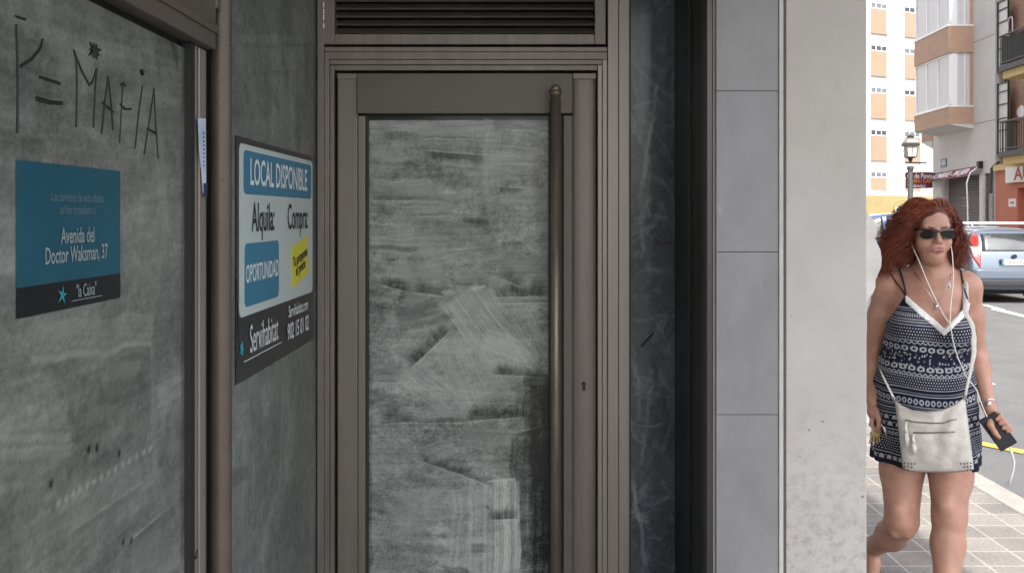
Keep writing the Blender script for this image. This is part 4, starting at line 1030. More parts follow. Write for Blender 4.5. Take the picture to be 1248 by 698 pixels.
# ============================================================ THE WOMAN
WO = Vector((1.66, 3.98, 0.))
TH = math.atan2(WO.x, WO.y)      # she faces the way the camera stands
vh = (math.sin(TH), math.cos(TH))
def LV(v): v = Vector(v); return Vector((v.x*vh[1]+v.y*vh[0], -v.x*vh[0]+v.y*vh[1], v.z))
def LW(p): return WO+LV(p)
def wl(px, py, dy=0.):    # picture -> woman's own coordinates at depth dy
    kx, kz = (px-CX)/F, (HY-py)/F
    Y = (dy+vh[0]*WO.x+vh[1]*WO.y)/(vh[0]*kx+vh[1]); q = Vector((kx*Y-WO.x, Y-WO.y, 0))
    return np.array([q.x*vh[1]-q.y*vh[0], dy, CZ+kz*Y])
def wa(px, py, dy=0.): return LW(wl(px, py, dy))
class SDF:
    def __init__(s, lo, hi, h):
        s.lo = np.array(lo, float); s.h = h; s.n = (np.ceil((np.array(hi)-s.lo)/h)).astype(int)+1
        s.ax = [ (s.lo[i]+h*np.arange(s.n[i])).astype(np.float32) for i in range(3)]
        s.D = np.full(s.n, .3, np.float32)
    def sub(s, lo, hi):
        sl = []
        for i in range(3):
            a = max(0,int((lo[i]-s.lo[i])/s.h)); b = min(s.n[i],int((hi[i]-s.lo[i])/s.h)+2); sl.append(slice(a,max(a,b)))
        return tuple(sl), np.meshgrid(*[s.ax[i][sl[i]] for i in range(3)], indexing='ij', sparse=True)
    def put(s, lo, hi, fn, k, cut=False):
        pad = k+.03; sl,(X,Y,Z) = s.sub([l-pad for l in lo],[u+pad for u in hi])
        d = fn(X,Y,Z).astype(np.float32); A = s.D[sl]
        if cut:
            d = -d; h = np.clip(.5-.5*(d-A)/-k if False else .5+.5*(d-A)/k,0,1); s.D[sl] = A*(1-h)+d*h+k*h*(1-h)
        else:
            h = np.clip(.5+.5*(A-d)/k,0,1); s.D[sl] = A*(1-h)+d*h-k*h*(1-h)
    def ell(s, c, r, k=.02, M=None, cut=False):
        c = np.array(c,float); R = max(r)
        def fn(X,Y,Z):
            x,y,z = X-c[0],Y-c[1],Z-c[2]
            if M is not None: x,y,z = M[0][0]*x+M[0][1]*y+M[0][2]*z, M[1][0]*x+M[1][1]*y+M[1][2]*z, M[2][0]*x+M[2][1]*y+M[2][2]*z
            k0 = np.sqrt((x/r[0])**2+(y/r[1])**2+(z/r[2])**2); k1 = np.sqrt((x/r[0]**2)**2+(y/r[1]**2)**2+(z/r[2]**2)**2)+1e-6
            return np.where(k0<.02, -min(r), k0*(k0-1)/k1)
        s.put(c-R, c+R, fn, k, cut)
    def rc(s, a, b, ra, rb, k=.02, cut=False):
        a = np.array(a,float); b = np.array(b,float); ba = b-a; L2 = ba@ba+1e-9; R = max(ra,rb)
        def fn(X,Y,Z):
            t = np.clip(((X-a[0])*ba[0]+(Y-a[1])*ba[1]+(Z-a[2])*ba[2])/L2,0,1)
            return np.sqrt((X-a[0]-t*ba[0])**2+(Y-a[1]-t*ba[1])**2+(Z-a[2]-t*ba[2])**2)-(ra+(rb-ra)*t)
        s.put(np.minimum(a,b)-R, np.maximum(a,b)+R, fn, k, cut)
    def chain(s, pts, rs, k=.02):
        for i in range(len(pts)-1): s.rc(pts[i],pts[i+1],rs[i],rs[i+1],k)
    def mesh(s, name):
        D = s.D; nx,ny,nz = D.shape; inside = D<0
        c = np.zeros((nx-1,ny-1,nz-1), np.uint8)
        for i in (0,1):
            for j in (0,1):
                for k in (0,1): c += inside[i:nx-1+i,j:ny-1+j,k:nz-1+k]
        act = np.argwhere((c>0)&(c<8)); ids = -np.ones(c.shape, np.int64); ids[tuple(act.T)] = np.arange(len(act))
        P = np.zeros((len(act),3)); cnt = np.zeros(len(act))
        cor = [(i,j,k) for i in (0,1) for j in (0,1) for k in (0,1)]
        for a in cor:
            for b in cor:
                if sum(np.abs(np.subtract(a,b)))==1 and a<b:
                    da = D[act[:,0]+a[0],act[:,1]+a[1],act[:,2]+a[2]]; db = D[act[:,0]+b[0],act[:,1]+b[1],act[:,2]+b[2]]
                    m = (da<0)!=(db<0); t = np.where(m, da/(da-db+1e-12), 0)
                    P += m[:,None]*(np.array(a)[None]+t[:,None]*(np.array(b)-np.array(a))[None]); cnt += m
        P = (act+P/cnt[:,None])*s.h+s.lo
        Q = []
        for ax in range(3):
            sl0 = [slice(1,-1)]*3; sl1 = [slice(1,-1)]*3; sl0[ax] = slice(0,-1); sl1[ax] = slice(1,None)
            A,B = inside[tuple(sl0)], inside[tuple(sl1)]
            e = np.argwhere(A!=B); base = e+1; base[:,ax] -= 1
            o1 = (ax+1)%3; o2 = (ax+2)%3
            def cid(d1,d2):
                q = base.copy(); q[:,o1] -= d1; q[:,o2] -= d2; return ids[q[:,0],q[:,1],q[:,2]]
            f = np.stack([cid(0,0),cid(1,0),cid(1,1),cid(0,1)],1)
            fl = A[tuple(e.T)]; f[~fl] = f[~fl][:,::-1]; Q.append(f)
        Q = np.concatenate(Q); Q = Q[(Q>=0).all(1)]
        return P, Q
    def val(s, p):
        q = (np.array(p)-s.lo)/s.h; i = np.clip(np.floor(q).astype(int),0,s.n-2); f = q-i; v = 0
        for a in (0,1):
            for b in (0,1):
                for c in (0,1): v += s.D[i[0]+a,i[1]+b,i[2]+c]*(f[0] if a else 1-f[0])*(f[1] if b else 1-f[1])*(f[2] if c else 1-f[2])
        return v
    def snap(s, p, off):
        p = np.array(p,float); e = .004
        for _ in range(14):
            g = np.array([s.val(p+d)-s.val(p-d) for d in (np.array([e,0,0]),np.array([0,e,0]),np.array([0,0,e]))]); n = np.linalg.norm(g)
            if n<1e-6: break
            p = p-g/n*(s.val(p)-off)*.8
        return p
body = SDF((-.34,-.50,-.02),(.36,.50,1.72),.0046)
# torso
body.ell((-.005,.02,.84),(.170,.132,.15),.05)
body.ell((-.008,-.005,.97),(.157,.132,.16),.06)
body.ell((.006,.02,1.17),(.146,.110,.18),.06)
body.ell((-.055,-.066,1.165),(.075,.074,.078),.035); body.ell((.092,-.066,1.16),(.075,.074,.078),.035)
body.rc((-.132,.035,1.335),(.135,.04,1.33),.050,.050,.05)
body.rc((-.11,.04,1.355),(.015,.03,1.405),.034,.045,.05); body.rc((.125,.04,1.35),(.03,.03,1.405),.034,.045,.05)
body.ell((.01,-.01,1.30),(.12,.07,.07),.06)
body.ell((0,.09,.84),(.15,.08,.11),.05)
torso = SDF((-.34,-.50,-.02),(.36,.50,1.72),.0046); torso.D = body.D.copy()
# neck and head
body.rc((.014,.028,1.36),(.022,.008,1.47),.056,.051,.035)
YAW = math.radians(17); HC = wl(1134,283,-.03)
fr = np.array((math.sin(YAW),-math.cos(YAW),-.03)); fr /= np.linalg.norm(fr); rt = np.cross(fr,(0,0,1)); rt = rt/np.linalg.norm(rt); upv = np.cross(rt,fr)
if rt[0] < 0: rt = -rt; upv = np.cross(fr, rt)*-1
if upv[2] < 0: upv = -upv
def H(r,f,u): return HC+rt*r+fr*f+upv*u
HM = [rt, fr, upv]
body.ell(H(0,-.018,.030),(.074,.094,.080),.02,HM)
body.ell(H(0,.022,-.022),(.061,.064,.086),.025,HM)
body.ell(H(0,.050,-.088),(.030,.030,.030),.025,HM)
for sx in (-1,1):
    body.ell(H(sx*.036,.050,-.036),(.028,.028,.030),.025,HM)
    body.rc(H(sx*.052,.0,-.052),H(sx*.018,.05,-.097),.012,.012,.02)
body.ell(H(0,.012,-.104),(.036,.042,.022),.03,HM)
body.rc(H(-.038,.070,.026),H(.038,.070,.026),.014,.014,.012)
body.ell(H(0,.06,.052),(.046,.024,.032),.02,HM)
for sx in (-1,1):
    body.ell(H(sx*.031,.088,.004),(.017,.012,.010),.008,HM,cut=True)
    body.ell(H(sx*.031,.066,.003),(.014,.014,.011),.005,HM)
body.rc(H(0,.082,.016),H(0,.104,-.026),.0075,.0105,.010)
body.ell(H(0,.100,-.030),(.013,.012,.010),.006,HM)
for sx in (-1,1): body.ell(H(sx*.0125,.091,-.033),(.008,.010,.008),.005,HM)
for sx in (-1,1): body.ell(H(sx*.006,.098,-.041),(.0045,.006,.004),.003,HM,cut=True)
body.ell(H(0,.078,-.058),(.030,.018,.020),.012,HM)
body.rc(H(-.019,.090,-.055),H(.019,.090,-.055),.0045,.0045,.005); body.rc(H(-.016,.090,-.066),H(.016,.090,-.066),.006,.006,.005)
body.rc(H(-.019,.097,-.0605),H(.019,.097,-.0605),.0042,.0042,.002,cut=True)
body.ell(H(0,.080,-.0765),(.02,.010,.006),.008,HM,cut=True)
for sx in (-1,1):
    body.ell(H(sx*.076,-.006,-.004),(.010,.018,.030),.008,HM); body.ell(H(sx*.086,-.001,.0),(.005,.010,.016),.005,HM,cut=True)
# arms
def arm(sh, el, wr, k=.03):
    sh,el,wr = map(np.array,(sh,el,wr)); m1 = sh*.55+el*.45+np.array((0,.004,0)); m2 = el*.7+wr*.3
    body.chain([sh,m1,el],[.052,.047,.038],k); body.chain([el,m2,wr],[.038,.039,.0245],.02)
aR = wl(1080,349,.035); eR = wl(1065,428,.09); wR = wl(1064,486,-.02)
aL = wl(1178,350,.04); eL = wl(1190,432,.10); wL_ = wl(1205,494,-.05)
body.ell(aR,(.055,.055,.055),.03); body.ell(aL,(.05,.055,.055),.03)
arm(aR,eR,wR); arm(aL,eL,wL_)
# hand with the phone (image right)
w0 = np.array(wL_); dn = wl(1214,521,-.11)-w0; dn /= np.linalg.norm(dn)
ph_a, ph_b = wl(1203.5,508,-.150), wl(1229,543,-.165)     # phone axis
pa = (ph_b-ph_a)/np.linalg.norm(ph_b-ph_a)
pn = np.array((.15,-1,.1)); pn -= pa*(pn@pa); pn /= np.linalg.norm(pn); pw = np.cross(pn,pa)       # width direction
if pw[0]<0: pw=-pw
pc = (ph_a+ph_b)/2
palm = w0+dn*.050
body.rc(w0, palm, .023,.026,.015)
for q,(l,o) in enumerate(((.034,-.028),(.036,-.010),(.034,.008),(.028,.024))):
    # fingers wrap the far (right) long edge of the phone and close on its front
    b0 = palm+dn*.012+pa*(o+.0)*.9+pw*.010+pn*(-.004)
    e1 = pc+pa*(o*1.05-.014)+pw*.042-pn*.006; e2 = pc+pa*(o*1.05-.012)+pw*.040+pn*.014; e3 = pc+pa*(o*1.05-.010)+pw*(.020 if q<3 else .026)+pn*.0175
    body.chain([b0,e1,e2,e3],[.012,.0090,.0085,.0075],.004)
tb = palm-pw*.010-pa*.014+pn*.004
body.chain([w0+dn*.03, pc-pa*.034-pw*.012+pn*.026, pc-pa*.002-pw*.014+pn*.022, pc+pa*.018-pw*.012+pn*.0180],[.015,.0125,.010,.0085],.006)
# hand with the keys (image left)
w0r = np.array(wR); p1 = w0r+np.array((.004,-.020,-.048)); 
body.rc(w0r,p1,.022,.026,.015); body.rc(p1+(0,.016,0),p1+(0,-.016,-.006),.022,.022,.012)
for q,(oy,L) in enumerate(((.026,.9),(.009,1.),(-.008,1.),(-.024,.92))):
    b0 = p1+np.array((-.004,oy,-.018)); e1 = b0+np.array((-.004,-.004,-.032*L)); e2 = e1+np.array((.014,-.006,-.020*L)); e3 = e2+np.array((.017,-.004,-.004))
    body.chain([b0,e1,e2,e3],[.0105,.0095,.0088,.0078],.003)
body.chain([p1+np.array((.010,-.022,.012)),p1+np.array((.020,-.040,-.018)),p1+np.array((.022,-.044,-.045)),p1+np.array((.017,-.040,-.064))],[.014,.0115,.0095,.008],.006)
# legs
hipL = (.085,.01,.84); kL = wl(1157,628,-.09); aLk = wl(1152,745,-.22)
hipR = (-.092,.01,.84); kR = wl(1099,634,-.06); aRk = wl(1066,666,.36)
def leg(h,k,a,cf):
    h,k,a,cf = map(lambda v: np.array(v,float),(h,k,a,cf))
    body.chain([h,h*.45+k*.55,k],[.092,.083,.062],.014)
    n = np.array((0,-1,.1)); 
    c1 = k*.68+a*.32+cf
    body.chain([k,c1,a],[.058,.060,.036],.03); body.ell(k+np.array((0,-.034,.004)),(.032,.032,.036),.02)
    body.ell(k+np.array((.024,-.030,-.038)),(.022,.024,.026),.012); body.ell(k+np.array((-.024,-.030,-.038)),(.022,.024,.026),.012)
    body.ell(k+np.array((-.012,-.040,.050)),(.030,.030,.030),.03)
leg(hipL,kL,aLk,(0,.022,0)); leg(hipR,kR,aRk,(-.004,.0,-.022))
body.ell((.092,-.02,.60),(.080,.085,.13),.014); body.ell((-.098,-.005,.6),(.082,.085,.13),.014)
# feet
fl = np.array(aLk)
body.chain([fl+(0,.02,-.045),fl+(0,-.06,-.058),fl+(-.004,-.14,-.076)],[.032,.032,.024],.02); body.rc(fl+(-.018,-.14,-.078),fl+(.022,-.14,-.078),.017,.016,.015)
for q in range(5): body.rc(fl+(.024-q*.0115-.002,-.145+.006*abs(q-.8),-.080),fl+(.026-q*.012-.002,-.178+.008*q,-.082),.0095 if q else .0115,.008 if q else .011,.003)
fr_ = np.array(aRk)
heel = fr_+np.array((-.004,.040,-.015)); ball = fr_+np.array((-.012,-.060,-.150)); toe = fr_+np.array((-.014,-.140,-.173))
body.chain([fr_,heel],[.036,.029],.02); body.chain([heel,(heel+ball)/2+(0,-.01,.012),ball,toe],[.029,.031,.031,.017],.02)
for q in range(5): body.rc(ball+(.022-q*.0115,-.03,-.018),toe+(.024-q*.012,-.020+.008*q,-.002),.010,.0085,.003)

P, Q = body.mesh('body')
me = np_mesh('person', P, Q); me.shade_smooth()
skin = mat('skin', (.39,.21,.153), rough=.42, spec=.4, var=.13, vscale=22, sss=.12, bump=.10, bscale=300)
lip = mat('lips', (.30,.105,.095), rough=.4); 
me.materials.append(skin); me.materials.append(lip)
fc = np.zeros(len(me.polygons)*3); me.polygons.foreach_get('center', fc); fc = fc.reshape(-1,3)-HC
lr,lf,lu = fc@rt, fc@fr, fc@upv
# lips by their outline
half = np.clip(1-(np.abs(lr)/.0225)**2,0,None)
isl = (lf>.07)&(np.abs(lr)<.0225)&(lu<-.0600+.0085*half**.6)&(lu>-.0600-.0125*half**.6)
me.polygons.foreach_set('material_index', isl.astype(np.int32))
person = bpy.data.objects.new('person', me); COL.objects.link(person); person.location = WO; person.rotation_euler = (0,0,-TH)
tag(person,'woman with long red hair and sunglasses in a navy patterned playsuit walking past the pillar','person')
ROOTM['person'] = Matrix.Identity(4)
def wpart(name, P, Q, m, smooth=True):
    o = link_mesh(name, np_mesh(name,P,Q), m, person, smooth); return o
def wbuild(g, name, m, bevel=0, smooth=True):
    return g.build(name, m, person, bevel, smooth)
# small smoothing pass on the grown surface
sm_ = person.modifiers.new('smooth','SMOOTH'); sm_.factor = .5; sm_.iterations = 2

# ---- playsuit
cl = SDF((-.30,-.30,.58),(.30,.26,1.36),.0046)
sl_ = tuple(slice(int(round((cl.lo[i]-torso.lo[i])/cl.h)), int(round((cl.lo[i]-torso.lo[i])/cl.h))+cl.n[i]) for i in range(3))
base_lo = np.array([torso.lo[i]+cl.h*sl_[i].start for i in range(3)]); cl.lo = base_lo; cl.ax = [torso.ax[i][sl_[i]] for i in range(3)]; cl.n = np.array([len(a) for a in cl.ax])
cl.D = torso.D[sl_]-.010
ZK = np.array([.55,.62,.75,.86,.97,1.05,1.13,1.20,1.25]); 
Ac = np.interp(cl.ax[2], ZK, [.206,.205,.199,.192,.182,.173,.163,.140,.09]); Bc = np.interp(cl.ax[2], ZK, [.160,.160,.158,.155,.150,.140,.130,.105,.05])
Cx = np.interp(cl.ax[2], ZK, [-.008,-.008,-.008,-.009,-.009,-.003,.004,.008,.008])
X,Y,Z = np.meshgrid(*cl.ax, indexing='ij', sparse=True); A3,B3,C3 = Ac[None,None,:],Bc[None,None,:],Cx[None,None,:]
ang = np.arctan2((Y-.01)/B3,(X-C3)/A3); rr = np.sqrt(((X-C3)/A3)**2+((Y-.01)/B3)**2)
fold = .006*np.sin(ang*9+Z*11+1.2*np.sin(Z*17))*np.clip((1.12-Z)/.3,0,1)+.007*np.sin(Z*62+ang*2.2+1.5*np.sin(ang*3))*np.clip(1-np.abs(Z-.93)/.11,0,1)+.003*np.sin(Z*40-ang*7)*np.clip(1-np.abs(Z-1.09)/.1,0,1)
loft = (rr-1)*np.minimum(A3,B3)*.95-fold
# the legs of the shorts part slightly between the thighs
k = .03; h = np.clip(.5+.5*(cl.D-loft)/k,0,1); S0 = cl.D*(1-h)+loft*h-k*h*(1-h)
NX = [-.30,-.150,-.139,-.079,.060,.154,.182,.30]; NZ = [1.19,1.19,1.205,1.302,1.182,1.278,1.20,1.19]
neck = np.interp(cl.ax[0], NX, NZ)[:,None,None]
neck = np.where(Y<.03, neck, 1.20)
hem = .632+.006*np.sin(X*30)
def shell(off, upper, lower):
    s2 = SDF((0,0,0),(.01,.01,.01),.0046); s2.lo = cl.lo; s2.ax = cl.ax; s2.n = cl.n
    s2.D = np.maximum(np.maximum(S0-off, Z-upper), lower-Z).astype(np.float32)
    for i in range(3):
        q = [slice(None)]*3; q[i] = 0; s2.D[tuple(q)] = .01; q[i] = -1; s2.D[tuple(q)] = .01
    return s2
suit = shell(0, neck, hem); P2,Q2 = suit.mesh('suit')
def cyl_uv(P):
    c = np.interp(P[:,2], ZK, [-.008,-.008,-.008,-.009,-.009,-.003,.004,.008,.008])
    return np.arctan2(P[:,0]-c, -(P[:,1]-.01))*.19
print_m = bpy.data.materials.new('navy_print'); print_m.use_nodes = True
def print_nodes(m):
    nt = m.node_tree; L = nt.links.new; b = nt.nodes['Principled BSDF']; b.inputs['Roughness'].default_value=.85; b.inputs['Specular IOR Level'].default_value=.15
    au = _n(nt,'ShaderNodeAttribute',attribute_name='u'); tc = _n(nt,'ShaderNodeTexCoord'); sp = _n(nt,'ShaderNodeSeparateXYZ'); L(tc.outputs['Object'],sp.inputs[0])
    u = au.outputs['Fac']
    def M(op,*a):
        n = _n(nt,'ShaderNodeMath',operation=op)
        for i,x in enumerate(a):
            if isinstance(x,(int,float)): n.inputs[i].default_value = x
            else: L(x,n.inputs[i])
        return n.outputs[0]
    # the bands sag a little round the body
    z = M('ADD', sp.outputs['Z'], M('MULTIPLY', M('SINE', M('MULTIPLY',u,16.)), .004))
    z = M('ADD', z, M('MULTIPLY', M('MULTIPLY',u,u), -.25))
    def band(lo,hi): return M('MULTIPLY', M('GREATER_THAN',z,lo), M('LESS_THAN',z,hi))
    def zz(py): return 1.62-(py-262)/309.
    acc = None
    def add(x):
        nonlocal acc; acc = x if acc is None else M('MAXIMUM',acc,x)
    def line(py,w=1.1,v=1.): add(M('MULTIPLY',band(zz(py+w/2),zz(py-w/2)),v))
    def cell(fu,pz0,rows,y0,y1,thr,mode='dot'):
        lo,hi = zz(y1),zz(y0); t = M('DIVIDE', M('SUBTRACT',z,lo), (hi-lo)/rows)
        row = M('FLOOR',t); uu = M('ADD', M('MULTIPLY',u,fu), M('MULTIPLY',row,.5))
        fx = M('ABSOLUTE',M('SUBTRACT',M('FRACT',uu),.5)); fz = M('ABSOLUTE',M('SUBTRACT',M('FRACT',t),.5))
        if mode=='dot': s_ = M('LESS_THAN', M('ADD',M('MULTIPLY',fx,fx),M('MULTIPLY',fz,fz)), thr*thr)
        elif mode=='ring':
            r_ = M('SQRT',M('ADD',M('MULTIPLY',fx,fx),M('MULTIPLY',fz,fz))); s_ = M('LESS_THAN',M('ABSOLUTE',M('SUBTRACT',r_,thr)),.11)
        elif mode=='dia': s_ = M('LESS_THAN', M('ADD',fx,fz), thr)
        elif mode=='zig': s_ = M('LESS_THAN', M('ABSOLUTE',M('SUBTRACT',M('MULTIPLY',fx,1.6),M('FRACT',t))), thr)
        add(M('MULTIPLY', s_, band(lo,hi)))
    line(377); cell(95,0,1,381,387,.2,'zig'); line(379.5,.9,.7); line(389); line(392,2.2,.55); line(395.5)
    cell(90,0,4,397.5,412,.33,'dia'); line(413.5); cell(42,0,1,414.5,418.5,.22,'zig')
    # the wide flowered band : rings, dots and curls
    vo = _n(nt,'ShaderNodeTexVoronoi'); vo.feature='F1'; cb = _n(nt,'ShaderNodeCombineXYZ'); L(u,cb.inputs[0]); L(z,cb.inputs[1]); L(cb.outputs[0],vo.inputs['Vector']); vo.inputs['Scale'].default_value=72; vo.inputs['Randomness'].default_value=.75
    fl = M('LESS_THAN', M('ABSOLUTE',M('SUBTRACT',vo.outputs['Distance'],.25)), .13)
    ns = _n(nt,'ShaderNodeTexNoise'); ns.inputs['Scale'].default_value=120; L(cb.outputs[0],ns.inputs['Vector'])
    fl = M('MULTIPLY',fl,M('GREATER_THAN',ns.outputs['Fac'],.46)); add(M('MULTIPLY',fl,band(zz(446),zz(426))))
    cell(24,0,1,420,428,.30,'ring'); cell(24,0,1,443,450.5,.30,'ring'); cell(48,0,1,421,424,.3,'dot'); cell(48,0,1,447,450,.3,'dot')
    cell(42,0,1,451,454.5,.22,'zig'); line(455.5); cell(90,0,4,456.5,469.5,.33,'dia'); line(471); line(476,1.2,.5); line(479)
    cell(40,0,1,482,490.5,.30,'ring'); line(492); line(494.2,.8,.6); line(498,1.3,.8); line(501,.8,.6); line(504.5)
    cell(30,0,2,506,522,.30,'dot'); cell(60,0,4,506,522,.18,'dot'); line(524,1.2); cell(70,0,1,526,532,.3,'ring'); line(534.5,1.3,.7); line(537.5,.8)
    cell(80,0,4,539,552,.33,'dia'); line(554); cell(34,0,1,556,563.5,.33,'dot'); cell(68,0,2,556,563.5,.2,'dot')
    n2 = _n(nt,'ShaderNodeTexNoise'); n2.inputs['Scale'].default_value=170; L(tc.outputs['Object'],n2.inputs['Vector'])
    fac = M('MULTIPLY',acc,M('MULTIPLY_ADD',n2.outputs['Fac'],.7,.45))
    mx = _n(nt,'ShaderNodeMixRGB'); L(fac,mx.inputs[0]); mx.inputs[1].default_value=(.009,.012,.027,1); mx.inputs[2].default_value=(.40,.40,.43,1); L(mx.outputs[0],b.inputs['Base Color'])
print_nodes(print_m)
ps = wpart('playsuit', P2, Q2, print_m)
a_ = ps.data.attributes.new('u','FLOAT','POINT'); a_.data.foreach_set('value', cyl_uv(P2).astype(np.float32))
mm = ps.modifiers.new('smooth','SMOOTH'); mm.factor=.5; mm.iterations=2
lace = shell(.003, neck+.002, neck-.027)
lace.D = np.maximum(lace.D, np.maximum(np.maximum(-.080-X, X-.157), Y+.02)).astype(np.float32)
P3,Q3 = lace.mesh('lace')
lace_m = mat('white_lace', (.72,.71,.70), rough=.8, spots=(150,.60,(.16,.16,.19)))
wpart('lace_trim', P3, Q3, lace_m)
# the standing surface for straps and cords: body or cloth, whichever is further out
outer = SDF((0,0,0),(.01,.01,.01),.0046); outer.lo = body.lo; outer.ax = body.ax; outer.n = body.n; outer.D = body.D.copy()
outer.D[sl_] = np.minimum(outer.D[sl_], suit.D)
def cord(pts, r, off, name, m, n=7, flat=None, steps=6, g=None, snap=True):
    q = [np.array(p,float) for p in pts]; out = []
    for i in range(len(q)-1):     # catmull-rom
        p0,p1,p2,p3 = q[max(i-1,0)],q[i],q[i+1],q[min(i+2,len(q)-1)]
        for k in range(steps):
            t = k/steps; out.append(.5*((2*p1)+(-p0+p2)*t+(2*p0-5*p1+4*p2-p3)*t*t+(-p0+3*p1-3*p2+p3)*t**3))
    out.append(q[-1])
    if snap: out = [outer.snap(p, off) if outer.val(p) < max(off,.010) else p for p in out]
    if snap:
        for _ in range(4):
            out = [out[0]]+[(out[i-1]+2*out[i]+out[i+1])/4 for i in range(1,len(out)-1)]+[out[-1]]
        out = [outer.snap(p, off) if outer.val(p) < off else p for p in out]
    gg = g or MB()
    gg.tube([Vector(p) for p in out], r, n, flat=flat)
    return gg
navy_c = mat('strap_navy', (.012,.014,.025), rough=.7)
g = cord([(-.078,-.075,1.300),wl(1101,345,-.05),wl(1099,335,.02),(-.092,.10,1.34),(-.08,.12,1.25)],.0035,.002,'s',navy_c)
g.build('strap', navy_c, person, smooth=True)
g = cord([(-.079,-.075,1.300),wl(1093,345,-.04),wl(1084,334,.02),(-.12,.10,1.33),(-.10,.12,1.25)],.003,.002,'s',navy_c); g.build('strap', navy_c, person, smooth=True)
g = cord([(.152,-.05,1.276),wl(1175,350,-.04),wl(1171,338,.02),(.11,.10,1.33),(.10,.12,1.25)],.0035,.002,'s',navy_c); g.build('strap', navy_c, person, smooth=True)
# ---- sunglasses
dark = mat('sunglass_lens', (.012,.009,.010), rough=.12, spec=.25)
dfr = mat('sunglass_frame', (.02,.010,.009), rough=.2, coat=.6)
sg_ = MB()
def hv(r,f,u): return Vector(H(r,f,u))
sg_.tube([hv(-.072,.045,.012),hv(-.060,.078,.014),hv(-.030,.096,.013),hv(0,.101,.009),hv(.030,.096,.013),hv(.060,.078,.014),hv(.072,.045,.012)],.0042,8)
for sx in (-1,1): sg_.tube([hv(sx*.070,.050,.012),hv(sx*.077,.01,.009),hv(sx*.078,-.02,.004)],[.0045,.0035,.002],8)
gl_o = wbuild(sg_,'sunglasses',dfr)
for sx in (-1,1):
    g = MB(); N = 18; ring = []
    for k in range(N):
        a = 2*math.pi*k/N; r_ = sx*.0365+.0290*math.cos(a); u_ = -.0035+.0185*math.sin(a)-(.004*math.cos(a)*sx if True else 0)
        if u_>.010: u_ = .010
        f_ = .103-.30*abs(r_)**1.0*abs(r_)/.06*.8; ring.append((r_,f_,u_))
    g.prism([hv(*p) for p in ring], Vector(fr*-.003))
    o_ = link_mesh('lens', (lambda gg:(bmesh.ops.recalc_face_normals(gg.bm,faces=gg.bm.faces),(lambda m_:(gg.bm.to_mesh(m_),m_)[1])(bpy.data.meshes.new('lens')))[1])(g), dark, gl_o)
# eyebrows
g = MB()
for sx in (-1,1): g.tube([Vector(body.snap(H(sx*.014,.09,.019),.0005)),Vector(body.snap(H(sx*.030,.085,.024),.0005)),Vector(body.snap(H(sx*.048,.07,.021),.0005))],[.0018,.0026,.001],6)
wbuild(g,'eyebrows',mat('brow_brown',(.09,.04,.025),rough=.8))
gold = mat('gold', (.75,.50,.18), rough=.25, metal=1.)
for sx in (-1,1):
    c = hv(sx*.080,-.002,-.044); g = MB()
    g.tube([c+Vector((.002*math.cos(a*.5236),.011*math.cos(a*.5236)*.9,.012*math.sin(a*.5236))) for a in range(13)],.0022,6); wbuild(g,'earring',gold)
# ---- hair
hm = bpy.data.materials.new('red_hair'); hm.use_nodes = True; nt = hm.node_tree; b = nt.nodes['Principled BSDF']
a = _n(nt,'ShaderNodeAttribute',attribute_name='tint'); rp = _n(nt,'ShaderNodeValToRGB'); e = rp.color_ramp.elements
e[0].position=0; e[0].color=(.035,.010,.008,1); e[1].position=1; e[1].color=(.34,.085,.04,1); x_ = e.new(.55); x_.color=(.17,.040,.022,1)
nt.links.new(a.outputs['Fac'],rp.inputs[0]); nt.links.new(rp.outputs[0],b.inputs['Base Color']); b.inputs['Roughness'].default_value=.42; b.inputs['Specular IOR Level'].default_value=.45
hs = SDF((-.30,-.16,1.34),(.26,.24,1.72),.006)
hs.ell(H(0,-.018,.037),(.085,.104,.088),.02,HM)
for c,r in ((H(-.080,-.045,-.02),(.042,.055,.075)),(H(-.098,-.055,-.085),(.046,.052,.062)),(H(.080,-.045,-.015),(.026,.05,.075)),(H(.080,-.05,-.09),(.030,.045,.06)),(H(0,-.085,-.05),(.09,.05,.11))):
    hs.ell(c,r,.03)
hs.ell(H(0,.090,-.008),(.068,.088,.070),.006,HM,cut=True)
X4,Y4,Z4 = np.meshgrid(*hs.ax, indexing='ij'); hs.D += (.003*np.sin(X4*90+2*np.sin(Z4*60))*np.sin(Z4*70+2*np.sin(Y4*70))).astype(np.float32)
Ph,Qh = hs.mesh('hair'); VH = [Ph]; QH = [Qh]; TH = [np.full(len(Ph),.22)]; nv = len(Ph)
hr = np.random.default_rng(5); SEG = 20
